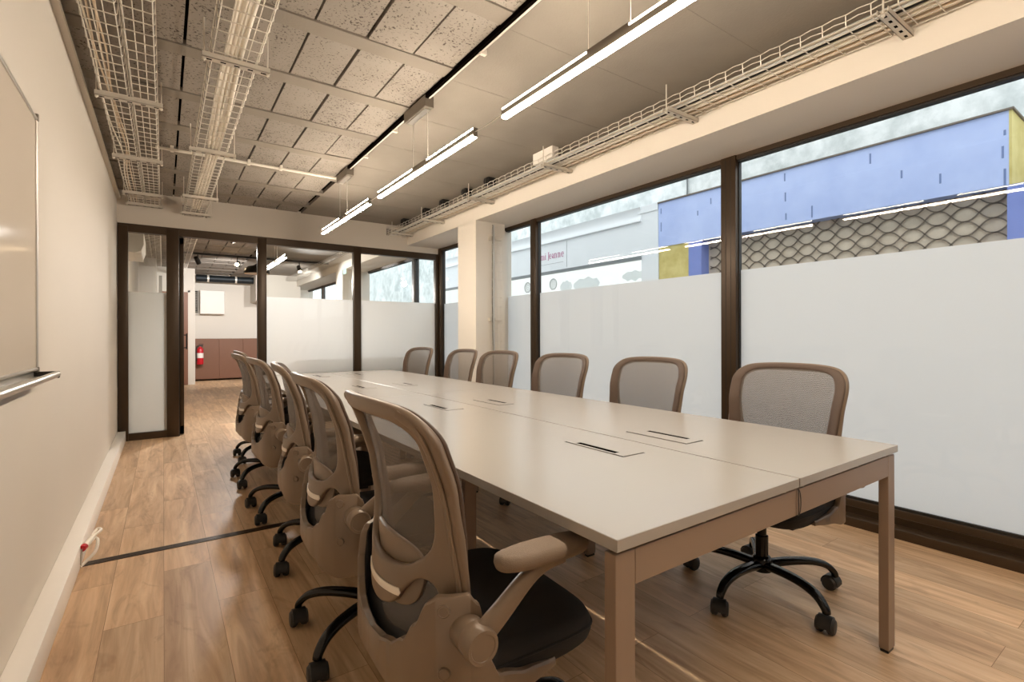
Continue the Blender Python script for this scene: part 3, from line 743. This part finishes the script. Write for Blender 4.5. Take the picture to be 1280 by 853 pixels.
# support channels with threaded rods
def strut(label, x0, x1, y, z, rods, group, zt=ZC):
    t = thing('support_channel', label, 'bracket', ((x0+x1)/2, y, z), 0, group); w = (x1-x0)/2
    mb = MB(); mb.box(-w, -.021, 0, w, .021, .0025); mb.box(-w, -.021, 0, w, -.0185, .026); mb.box(-w, .0185, 0, w, .021, .026)
    ch = mb.build('channel', M['bracket'], t, smooth=0)
    n = max(3, int(2*w/.055))
    for k in range(n):
        x = -w+2*w*(k+.5)/n; MB().rbox(x-.012, -.006, -.0006, x+.012, .006, .0005, .0004, 1).build('slot', M['dark'], ch, smooth=0)
    for rx in rods:
        mb = MB(); mb.tube([(rx-(x0+x1)/2, 0, -.012), (rx-(x0+x1)/2, 0, zt-z)], .004, 8)
        mb.lathe([(.0085, -.008), (.0085, -.001)], 6, mat=Matrix.Translation((rx-(x0+x1)/2, 0, 0))); mb.build('threaded_rod', M['zinc'], t)
    return t
pw = ['nearest', 'second', 'third', 'farthest']
for i, y in enumerate((1.3, 3.72, 4.93, 6.12, 6.62)):
    strut('slotted channel under the paired narrow trays, %s' % ('out of frame', 'nearest in view', 'middle one', 'by the conduit end', 'against the bulkhead')[i], -.322, .0, y, 2.507, (-.314, -.008), 'channels under the paired narrow trays')
for i, y in enumerate((1.25, 2.84, 4.32, 5.80, 6.60)):
    strut('slotted channel under the cable bundle tray, %s' % ('out of frame', 'nearest in view', 'second in view', 'third in view', 'against the bulkhead')[i], .155, .455, y, 2.472, (.165, .445), 'channels under the cable bundle tray')
for i, y in enumerate((.845, 1.98, 3.2, 4.42, 5.55, 6.5)):
    strut('slotted channel under the window beam tray, %s' % ('nearest', 'second', 'third, by the white box', 'fourth', 'fifth', 'against the bulkhead')[i], 2.545, 2.855, y, 2.503, (2.555,), 'channels under the window beam tray')
# small boxes standing between tray and ceiling
tag(MB().rbox(2.60, 3.14, 2.575, 2.67, 3.40, ZC, .003, 1).build('junction_box', M['trunking']), 'white junction box standing on the window beam tray', 'box')
for i, y in enumerate((4.15, 4.60, 5.12, 5.60, 6.25)):
    t = thing('cable_clamp', 'black cable clamp on the window beam tray, %s' % ('nearest', 'second', 'third', 'fourth', 'farthest')[i], 'clamp', (2.64, y, 2.60), 0, 'black cable clamps on the window beam tray')
    MB().rbox(-.045, -.045, -.005, .045, .045, .068, .008, 2).build('body', M['black_plastic'], t)
    MB().lathe([(.026, 0), (.026, .012), (.012, .013)], 16, mat=Matrix.Translation((-.045, 0, .03)) @ Matrix.Rotation(-PI/2, 4, 'Y')).build('knob', M['black_plastic'], t)
# vertical wire tray with cables on the column flank
mb = MB(); yv = 4.765
for k in range(23):
    z = .15+k*.1; mb.tube([(3.05, yv-.028, z), (3.05, yv, z), (3.17, yv, z), (3.17, yv-.028, z)], .002, 5)
for x in (3.05, 3.09, 3.13, 3.17): mb.tube([(x, yv+.002, .1), (x, yv+.002, 2.38)], .0018, 5)
for x in (3.05, 3.17): mb.tube([(x, yv-.028, .1), (x, yv-.028, 2.38)], .0018, 5)
v = mb.build('cable_tray', M['zinc'], smooth=60); tag(v, 'slim vertical wire tray fixed to the column flank', 'cable tray', 'wire mesh cable trays')
mb = MB()
for z in (1.30, 2.22): mb.rbox(3.025, yv-.008, z-.02, 3.10, yv+.025, z+.02, .002, 1); mb.box(3.10, yv-.004, z-.016, 3.19, yv+.025, z-.008)
mb.build('wall_clip', M['bracket'], v)
for i, x in enumerate((3.058, 3.075)):
    o = cable('tray_cable', M['black_plastic'] if i == 0 else M['grey_cable'], ('dark cable running up the column flank', 'grey cable running up the column flank')[i], [(x, yv-.012, .1), (x+.004, yv-.014, .8), (x-.003, yv-.012, 1.5), (x+.002, yv-.012, 2.37)], .0065)

# ------------------------------------------------------------------ whiteboard
wb = thing('whiteboard', 'large framed whiteboard with pen tray on the plain wall', 'whiteboard', (XL, 1.64, 1.455))
y0, y1, z0, z1 = .74-1.64, 2.54-1.64, .992-1.455, 1.935-1.455
MB().box(.001, y0+.008, z0+.008, .012, y1-.008, z1-.008).build('writing_surface', M['board'], wb, smooth=0)
mb = MB(); mb.rbox(0, y0, z1-.012, .018, y1, z1, .003, 1); mb.rbox(0, y0, z0, .018, y1, z0+.012, .003, 1); mb.rbox(0, y1-.012, z0, .018, y1, z1, .003, 1); mb.rbox(0, y0, z0, .018, y0+.012, z1, .003, 1)
mb.build('frame', M['alu'], wb)
for y in (y0, y1):
    for z in (z0, z1): MB().rbox(-.0005, y-.012, z-.014, .021, y+.005 if y > 0 else y+.012, z+.014, .004, 2).build('corner_cap', M['lamp_body'], wb)
mb = MB(); mb.rbox(0, y0+.2, z0-.028, .075, y1-.01, z0-.022, .002, 1); mb.tube([(.072, y0+.2, z0-.014), (.072, y1-.02, z0-.014)], .011, 12); mb.box(0, y0+.2, z0-.028, .006, y1-.01, z0+.001)
tr = mb.build('pen_tray', M['alu'], wb); MB().rbox(.0, y1-.012, z0-.03, .078, y1-.004, z0-.004, .002, 1).build('end_cap', M['bronze_dark'], tr)
# loose cable with red end at the baseboard
t = thing('loose_cable', 'white cable end with red band poking out of the baseboard', 'cable', (-.33, 3.20, 0))
MB().tube(smooth_pts([(-.002, -.05, .012), (.012, -.03, .018), (.05, .01, .05), (.055, .08, .085), (.03, .12, .098), (.045, .19, .108), (.062, .15, .112), (.045, .10, .108), (.03, .06, .102)], 6), .0075, 10).build('cable', M['conduit'], t)
MB().tube([(.012, -.01, .093), (.034, .07, .103)], .014, 12).build('connector', M['conduit'], t)
MB().tube([(.006, -.03, .090), (.013, -.008, .0935)], .0152, 12).build('red_band', M['red'], t)
MB().tube([(.004, -.03, .09), (.003, -.05, .01)], .0035, 8).build('thin_wire', M['alu'], t)

# ------------------------------------------------------------------ neighbouring room
struct(MB().box(XL, 13.6, 0, .60, 14.9, ZC+.1).build('wall_return', M['wall'], smooth=0), 'white wall return in the neighbouring room')
struct(MB().box(XL+.0, 12.2, 0, -.12, 13.6, ZC+.1).build('wall_nib', M['wall'], smooth=0), 'short white wall nib in the neighbouring room')
d = thing('door_2', 'brown door in the white wall return beyond the partition', 'door'); d['kind'] = 'structure'
struct(MB().rbox(-.03, 13.56, .0, .46, 13.6, 2.12, .004, 1).build('door_panel', M['brown_door'], d)); mb = MB(); mb.box(.46, 13.57, 0, .50, 13.6, 2.16); mb.box(-.07, 13.57, 0, -.03, 13.6, 2.16); mb.box(-.07, 13.57, 2.12, .50, 13.6, 2.16)
struct(mb.build('door_frame', M['wall'], d)); mb = MB(); mb.tube([(.02, 13.55, 1.0), (.02, 13.52, 1.0), (.12, 13.52, 1.0)], .009, 8); struct(mb.build('door_handle', M['alu'], d))
def cabinet(x, w, lab):
    t = thing('low_cabinet', lab, 'cabinet', (x+w/2, 14.6, 0), 0, 'brown low cabinets along the end wall')
    MB().box(-w/2, -.08, .04, w/2, .29, 1.05).build('body', M['brown_panel'], t, smooth=0)
    MB().rbox(-w/2+.003, -.10, .05, w/2-.003, -.08, 1.045, .002, 1).build('door', M['brown_panel'], t)
for i in range(5): cabinet(.62+.53*i, .53, 'brown low cabinet on the end wall, %s' % ('behind the fire extinguisher', 'second from the extinguisher', 'third from the extinguisher', 'fourth from the extinguisher', 'fifth from the extinguisher')[i])
t = thing('fire_extinguisher', 'red fire extinguisher beside the brown cabinets', 'fire extinguisher', (.735, 14.36, .42))
MB().lathe([(.055, 0), (.068, .01), (.070, .03), (.070, .36), (.055, .40), (.025, .425), (.022, .44)], 24).build('cylinder', M['red'], t)
mb = MB(); mb.rbox(-.02, -.012, .44, .06, .012, .475, .004, 1); mb.rbox(-.03, -.01, .49, .075, .01, .50, .003, 1); mb.build('valve', M['black_plastic'], t)
MB().tube(smooth_pts([(-.02, 0, .455), (-.075, -.03, .42), (-.085, -.04, .2), (-.08, -.035, .08)], 5), .011, 8).build('hose', M['black_plastic'], t)
MB().lathe([(.0705, .16), (.0708, .17), (.0708, .27), (.0705, .28)], 24).build('label_band', M['trunking'], t)
t = thing('wall_cabinet', 'square white cabinet high on the end wall', 'cabinet', (1.02, 14.78, 1.97), 0)
MB().rbox(-.27, -.10, -.30, .27, .11, .30, .006, 1).build('body', M['trunking'], t); MB().rbox(-.262, -.112, -.292, .262, -.10, .292, .003, 1).build('door', M['trunking'], t)
t = thing('wall_vent', 'narrow dark louvre on the end wall beside the white cabinet', 'vent', (.665, 14.86, 1.98)); mb = MB(); mb.box(-.045, -.02, -.27, .045, .035, .27)
mb.build('frame', M['dark'], t, smooth=0); mb = MB()
for k in range(12): mb.box(-.04, -.024, -.25+k*.043, .04, -.02, -.235+k*.043)
mb.build('louvre', M['lamp_body'], t, smooth=0)
struct(MB().box(1.9, 13.9, 2.0, 2.95, 14.9, ZC).build('wall_soffit_box', M['wall'], smooth=0), 'white boxed soffit at the end of the neighbouring room')
# dark duct under the far ceiling
t = thing('ventilation_duct', 'dark round duct along the end wall under the ceiling', 'duct', (1.8, 14.3, 2.53))
MB().tube([(-1.15, 0, 0), (1.0, 0, 0)], .085, 20).build('pipe', simple('duct_blue_grey', '#262b2f', .5, metal=.5), t); mb = MB()
for x in (-.9, -.3, .3, .8): mb.tube([(x-.02, 0, 0), (x+.02, 0, 0)], .092, 20)
mb.build('collar', M['zinc'], t)
# track with spotlights
def spot(x, y, z, lab, aim, on):
    t = thing('track_spotlight', lab, 'lamp', (x, y, z), 0, 'spotlights on the black ceiling track')
    MB().tube([(0, 0, .10), (0, 0, ZC-.05-z)], .008, 8).build('stem', M['black_plastic'], t)
    q = Vector(aim).normalized().to_track_quat('Z', 'Y').to_matrix().to_4x4()
    MB().lathe([(.02, -.09), (.036, -.085), (.040, .0), (.042, .05)], 20, mat=Matrix.Translation((0, 0, .07)) @ q).build('head', M['black_plastic'], t)
    MB().lathe([(.034, .051), (.030, .056), (.01, .058)], 16, mat=Matrix.Translation((0, 0, .07)) @ q).build('bulb', M['spot'] if on else M['trunking'], t)
tk = MB(); tk.box(.3, 10.83, ZC-.05, 2.9, 10.865, ZC-.015); tk.box(.3, 8.2, ZC-.05, 2.0, 8.235, ZC-.015)
tag(tk.build('spotlight_track', M['black_plastic'], smooth=0), 'black ceiling track carrying spotlights beyond the partition', 'track')
def beam(loc, to, en, col=(1, .97, .94), size=1.7):  # added fill spots, standing in for daylight on end wall and partition
    l = bpy.data.lights.new('fill_spot', 'SPOT'); l.energy = en; l.color = col; l.spot_size = size; l.spot_blend = .8; l.shadow_soft_size = .06
    o = bpy.data.objects.new('fill_spot', l); COL.objects.link(o); o.location = loc
    o.rotation_euler = (Vector(to)-Vector(loc)).to_track_quat('-Z', 'Y').to_euler()
beam((1.02, 10.9, 2.35), (1.3, 14.9, 1.3), 210); beam((2.35, 10.9, 2.35), (2.4, 14.9, 1.3), 210); beam((.62, 10.9, 2.35), (.2, 13.6, 1.2), 40)
beam((.95, 8.2, 2.35), (1.2, 6.9, .9), 120); beam((2.28, 10.75, 2.3), (2.6, 6.9, .9), 210)
spot(1.165, 10.847, 2.43, 'spotlight shining at the room above the doorway view', (-.25, -.9, -.35), True)
spot(2.28, 10.847, 2.40, 'lit spotlight seen through the frosted partition pane top', (.1, -.5, -.85), True)
spot(.52, 10.847, 2.43, 'dark spotlight next to the wire tray beyond the door', (.3, .5, -.6), False)
spot(.80, 8.217, 2.44, 'pale tipped spotlight nearest the doorway head', (.6, -.2, -.4), False)
t = thing('pendant_lamp', 'black dome pendant lamp hanging in the neighbouring room', 'lamp', (1.46, 10.57, 2.40))
MB().lathe([(.225, -.10), (.222, -.06), (.20, -.01), (.15, .035), (.06, .055), (.03, .075), (.012, .09)], 32).build('shade', M['black_plastic'], t)
MB().tube([(0, 0, .09), (0, 0, ZC-2.40)], .004, 8).build('cord', M['black_plastic'], t)
MB().lathe([(.216, -.102), (.218, -.096)], 32).build('inner_face', simple('brass_inside', '#b08a4a', .35, metal=.6), t)
# air conditioner on the wall just beyond the partition
t = thing('air_conditioner', 'white wall air conditioner seen through the side glass', 'air conditioner', (XL, 8.0, 2.28))
pr = [(0, -.15), (.12, -.15), (.18, -.12), (.205, -.05), (.205, .10), (.19, .14), (0, .15)]
mb = MB(); vs = [(x, y, z) for y in (-.45, .45) for x, z in pr]; k = len(pr)
mb.add(vs, [tuple(range(k)), tuple(range(2*k-1, k-1, -1))]+[(i, (i+1) % k, k+(i+1) % k, k+i) for i in range(k)]); mb.build('body', M['trunking'], t)
MB().rbox(.10, -.40, -.158, .18, .40, -.148, .003, 1).build('flap', M['trunking'], t)
# vertical dark pipe duct in front of the return wall
tag(MB().rbox(-.075, 12.9, 0, -.02, 12.96, 2.4, .004, 1).build('riser_pipe', M['lamp_body']), 'slim grey riser seen through the side glass', 'pipe')
t = thing('exit_sign', 'small green exit sign hanging under the beam beyond the partition', 'sign', (2.80, 9.5, 2.36)); 
MB().rbox(-.006, -.09, -.08, .006, .09, .03, .003, 1).build('plate', M['green'], t)
t = thing('low_sideboard', 'grey low sideboard blurred behind the frosted partition', 'sideboard', (2.2, YP+.45, 0))
MB().rbox(-.78, -.2, .04, .95, .2, .86, .004, 1).build('body', M['lamp_body'], t); MB().rbox(-.79, -.21, .86, .96, .21, .885, .003, 1).build('top', M['lamp_body'], t)

# ------------------------------------------------------------------ street outside
struct(MB().box(3.62, -30, -.3, 60, 60, -.12).build('street_ground', M['asphalt'], smooth=0), 'grey street outside the windows')
struct(MB().box(3.46, -12, ZC+.3, 3.7, 30, 9).build('wall_own_facade', M['render'], smooth=0))
struct(MB().box(-8, YB-.5, ZC+.25, 3.7, YE+.5, ZC+.6).build('roof_slab', M['concrete'], smooth=0))
struct(MB().box(9.80, -14, -.2, 12, 30, 4.9).build('wall_street_facade', M['render'], smooth=0), 'weathered pale rendered wall across the street')
F = 9.0
# shop with blue fascia
sh = thing('blue_shop_front', 'shut shop with faded blue fascia and yellow returns across the street', 'shop front', (F, 4.4, 0))
def fl(x, y, z): return (x-F, y-4.4, z)
MB().box(*fl(F, 1.6, 3.06), *fl(9.78, 7.19, 4.03)).build('fascia', [M['blue']], sh, smooth=0)
MB().box(*fl(F-.004, 1.572, 3.06), *fl(9.78, 1.60, 4.03)).build('fascia_end', M['yellow'], sh, smooth=0)
MB().box(*fl(F-.03, 1.55, 4.03), *fl(9.79, 7.2, 4.055)).build('flashing', M['grille'], sh, smooth=0)
mb = MB(); random.seed(3)
for y, z, h in ((1.64, 3.75, .07), (1.66, 3.5, .16), (1.64, 3.17, .22), (2.3, 3.32, .14), (2.75, 3.5, .12), (3.15, 3.85, .16), (4.45, 3.9, .14), (4.44, 3.55, .16), (4.43, 3.2, .12), (4.0, 3.2, .2), (5.6, 3.3, .14), (5.9, 3.8, .12), (6.2, 3.62, .1), (7.12, 3.5, .2), (7.12, 3.85, .12)):
    mb.box(*fl(F-.002, y-.012, z-h/2), *fl(F+.001, y+.012, z+h/2))
mb.build('tape_mark', simple('tape_residue', '#7486b4', .7), sh, smooth=0)
MB().box(*fl(9.02, 6.42, 0), *fl(9.315, 7.19, 3.06)).build('yellow_pier', M['yellow'], sh, smooth=0)
MB().box(*fl(9.0, 6.12, 0), *fl(9.315, 6.42, 3.06)).build('lilac_jamb', M['lilac'], sh, smooth=0)
MB().box(*fl(9.0, .9, 0), *fl(9.315, 1.62, 3.06)).build('lilac_jamb', M['lilac'], sh, smooth=0)
MB().box(*fl(9.26, 1.62, 0), *fl(9.33, 6.12, 3.06)).build('shutter_backing', M['grille_back'], sh, smooth=0)
mb = MB(); yy = 1.64; pit = .30; hz = .20
for r in range(0, 16):
    zc = 3.0-r*hz
    for sg in (1, -1):
        pts = []; y = 1.64
        while y < 6.1:
            ph = (y-1.64)/pit*PI; tri = math.sin(ph); tri = tri*(1.15-.15*tri*tri); pts.append(fl(9.235, y, zc+sg*hz*.5*tri)); y += pit/8
        mb.tube(pts, .012, 4)
mb.build('lattice', M['grille'], sh, smooth=60)
# white shop with sign
ws = thing('white_shop_front', 'white shop front with raspberry lettering across the street', 'shop front', (F, 11, 0))
def wl_(x, y, z): return (x-F, y-11, z)
mb = MB(); mb.box(*wl_(F, 7.67, 2.92), *wl_(9.315, 18, 3.72)); mb.box(*wl_(F-.0, 7.2, 0), *wl_(9.315, 7.67, 3.9)); mb.box(*wl_(F-.02, 7.2, 3.9), *wl_(9.315, 7.78, 4.06))
mb.build('wall', M['white_facade'], ws, smooth=0)
mb = MB(); prc = [(F+.02, 3.72), (F-.05, 3.725), (F-.055, 3.75), (F-.02, 3.80), (F-.005, 3.9), (F-.03, 4.0), (F-.06, 4.05), (9.315, 4.06), (9.315, 3.72)]; k = len(prc)
vs = [wl_(x, y, z) for y in (7.67, 18) for x, z in prc]
mb.add(vs, [tuple(range(k)), tuple(range(2*k-1, k-1, -1))]+[(i, (i+1) % k, k+(i+1) % k, k+i) for i in range(k)]); mb.build('cove_cornice', M['white_facade'], ws, smooth=50)
mb = MB()
for y in (8.3, 9.2, 10.0, 11.6, 12.8): mb.box(*wl_(F-.0, y, 3.76), *wl_(F+.03, y+.07, 3.775))
mb.build('downlight', M['shopdark'], ws, smooth=0)
MB().box(*wl_(F-.03, 7.67, 2.86), *wl_(9.2, 18, 2.93)).build('window_head', M['shopdark'], ws, smooth=0)
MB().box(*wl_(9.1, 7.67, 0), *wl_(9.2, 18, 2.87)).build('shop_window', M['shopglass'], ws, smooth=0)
MB().box(*wl_(F-.006, 10.255, 2.98), *wl_(F-.001, 10.262, 3.69)).build('panel_joint', M['logo'], ws, smooth=0)
MB().box(*wl_(F-.004, 10.4, 3.135), *wl_(F-.001, 11.6, 3.142)).build('underline', M['logo'], ws, smooth=0)
mb = MB()
for y, z, w, h in ((9.6, 2.45, .5, .22), (8.0, 2.52, .35, .14), (10.4, 2.45, .25, .2)):
    n = 18; pts = [(y+w*math.cos(2*PI*i/n), z+h*math.sin(2*PI*i/n)*(.8+.2*math.sin(3*i))) for i in range(n)]
    vs = [wl_(9.095, a, b) for a, b in pts]+[wl_(9.099, a, b) for a, b in pts]
    mb.add(vs, [tuple(range(n-1, -1, -1)), tuple(range(n, 2*n))]+[(i, (i+1) % n, n+(i+1) % n, n+i) for i in range(n)])
mb.build('display_shape', M['shopgrey'], ws, smooth=0)
def lettering():
    """serif letters m i J e a n n e drawn as flat strokes, 6 mm deep"""
    mb = MB(); xh, cap, TS, TH = .132, .195, .021, .009
    def P(u, v, d): return wl_(F-.006+d, 11.40-u, 3.283+v)
    def stroke(pts, ws):
        k = len(pts); pts = [Vector(p) for p in pts]; vs = []
        for i, p in enumerate(pts):
            t = (pts[min(i+1, k-1)]-pts[max(i-1, 0)]).normalized(); w_ = ws[i] if isinstance(ws, list) else ws; q = Vector((-t.y, t.x))*w_/2
            for a in (p+q, p-q): vs += [P(a.x, a.y, 0), P(a.x, a.y, .005)]
        fs = [(0, 1, 3, 2)]+[(4*(k-1)+0, 4*(k-1)+2, 4*(k-1)+3, 4*(k-1)+1)]
        for i in range(k-1):
            o = 4*i; fs += [(o, o+4, o+5, o+1), (o+2, o+3, o+7, o+6), (o, o+2, o+6, o+4), (o+1, o+5, o+7, o+3)]
        mb.add(vs, fs)
    def stem(u, h, top=True):
        stroke([(u, 0), (u, h)], TS); stroke([(u-.021, .004), (u+.021, .004)], TH)
        if top: stroke([(u-.022, h-.012), (u, h-.003)], TH)
    def arch(u0, u1):
        n = 8; stroke([(u0+(u1-u0)*(.5-.5*math.cos(PI*i/n)), xh-.035+.03*math.sin(PI*i/n)) for i in range(n+1)], [TH+.006*i/n for i in range(n+1)])
    def en(u): stem(u, xh); arch(u, u+.068); stem(u+.068, xh-.03, False)
    def ee(u):
        n = 20; c = u+.045; pts = []; w_ = []
        for i in range(n+1):
            a = -.05+(2*PI-.75)*i/n; pts.append((c+.043*math.cos(a), xh/2+xh/2*math.sin(a))); w_.append(TH+.012*max(0, -math.cos(a)))
        stroke(pts, w_); stroke([(c-.04, xh*.55), (c+.043, xh*.55)], TH)
    def aa(u):
        stroke([(u+.01, xh*.8), (u+.03, xh), (u+.05, xh*.96), (u+.06, xh*.8)], TH); stroke([(u+.06, xh*.85), (u+.06, .02), (u+.075, .004), (u+.088, .012)], [TS, TS, TH, TH])
        n = 10; stroke([(u+.06-.05*math.sin(PI*i/n), xh*.56-xh*.53*i/n) for i in range(n+1)], [TH+.008*math.sin(PI*i/n) for i in range(n+1)])
    stem(.025, xh); arch(.025, .09); stem(.09, xh-.03, False); arch(.09, .155); stem(.155, xh-.03, False)
    stem(.222, xh); stroke([(.222, xh+.028), (.222, xh+.05)], TS)
    u = .365; stroke([(u, cap), (u, .0), (u-.012, -.03), (u-.035, -.036)], [TS, TS, .014, TH]); stroke([(u-.028, cap-.004), (u+.028, cap-.004)], TH)
    ee(.405); aa(.51); en(.64); en(.79); ee(.925)
    return mb.build('sign_lettering', M['sign'], ws, smooth=0)
lettering()
for yc in (10.944, 12.16):
    mb = MB(); R0 = .150
    pts = [wl_(9.09, yc+R0*math.cos(a), 2.57+R0*math.sin(a)) for a in [2*PI*i/28 for i in range(29)]]
    mb.tube(pts, .010, 6, caps=False)
    for i in range(-3, 4):
        h = i*.042; w = math.sqrt(R0*R0-h*h)*.92
        mb.tube([wl_(9.09, yc-w, 2.57+h-.03), wl_(9.09, yc, 2.57+h+.012), wl_(9.09, yc+w, 2.57+h-.03)], .008, 5)
    mb.build('round_logo', M['logo'], ws, smooth=60)
tag(MB().tube(smooth_pts([(9.78, 7.05, 4.07), (9.77, 7.0, 4.4), (9.78, 7.02, 4.88)], 5), .018, 8).build('wall_cable', M['shopdark']), 'thin dark cable running up the rendered wall outside', 'cable')

# ------------------------------------------------------------------ light: overcast daylight in the street
w = bpy.data.worlds.new('overcast_sky'); S.world = w; w.use_nodes = True; nt = w.node_tree; nt.nodes.clear()
bg = N(nt, 'ShaderNodeBackground', Strength=2.2); bg.inputs[0].default_value = (.92, .965, 1.0, 1); ow = N(nt, 'ShaderNodeOutputWorld'); L(nt, bg.outputs[0], ow.inputs[0])

# ------------------------------------------------------------------ camera
FP, YAW, CYP, RO, HC = 623., math.radians(34.97), 419.2, .00225, 1.12
cam = bpy.data.cameras.new('camera'); co = bpy.data.objects.new('camera', cam); COL.objects.link(co)
fw = Vector((math.sin(YAW), math.cos(YAW), 0)); rt = Vector((math.cos(YAW), -math.sin(YAW), 0)); up = Vector((0, 0, 1))
cx = (rt-up*RO).normalized(); cy = (up+rt*RO).normalized()
mt = Matrix((cx, cy, -fw)).transposed().to_4x4(); mt.translation = (0, 0, HC); co.matrix_world = mt
cam.sensor_width = 36; cam.lens = FP/1280*36; cam.shift_y = (CYP-426.5)/1280; cam.clip_start = .02
S.camera = co
S.view_settings.view_transform = 'Standard'; S.view_settings.look = 'None'; S.view_settings.gamma = 1; S.view_settings.use_curve_mapping = False
S.view_settings.exposure = .15
c = S.cycles; c.use_denoising = True; c.max_bounces = 10; c.diffuse_bounces = 5; c.glossy_bounces = 4; c.transmission_bounces = 6; c.transparent_max_bounces = 24
c.sample_clamp_indirect = 8; c.caustics_reflective = False; c.caustics_refractive = False
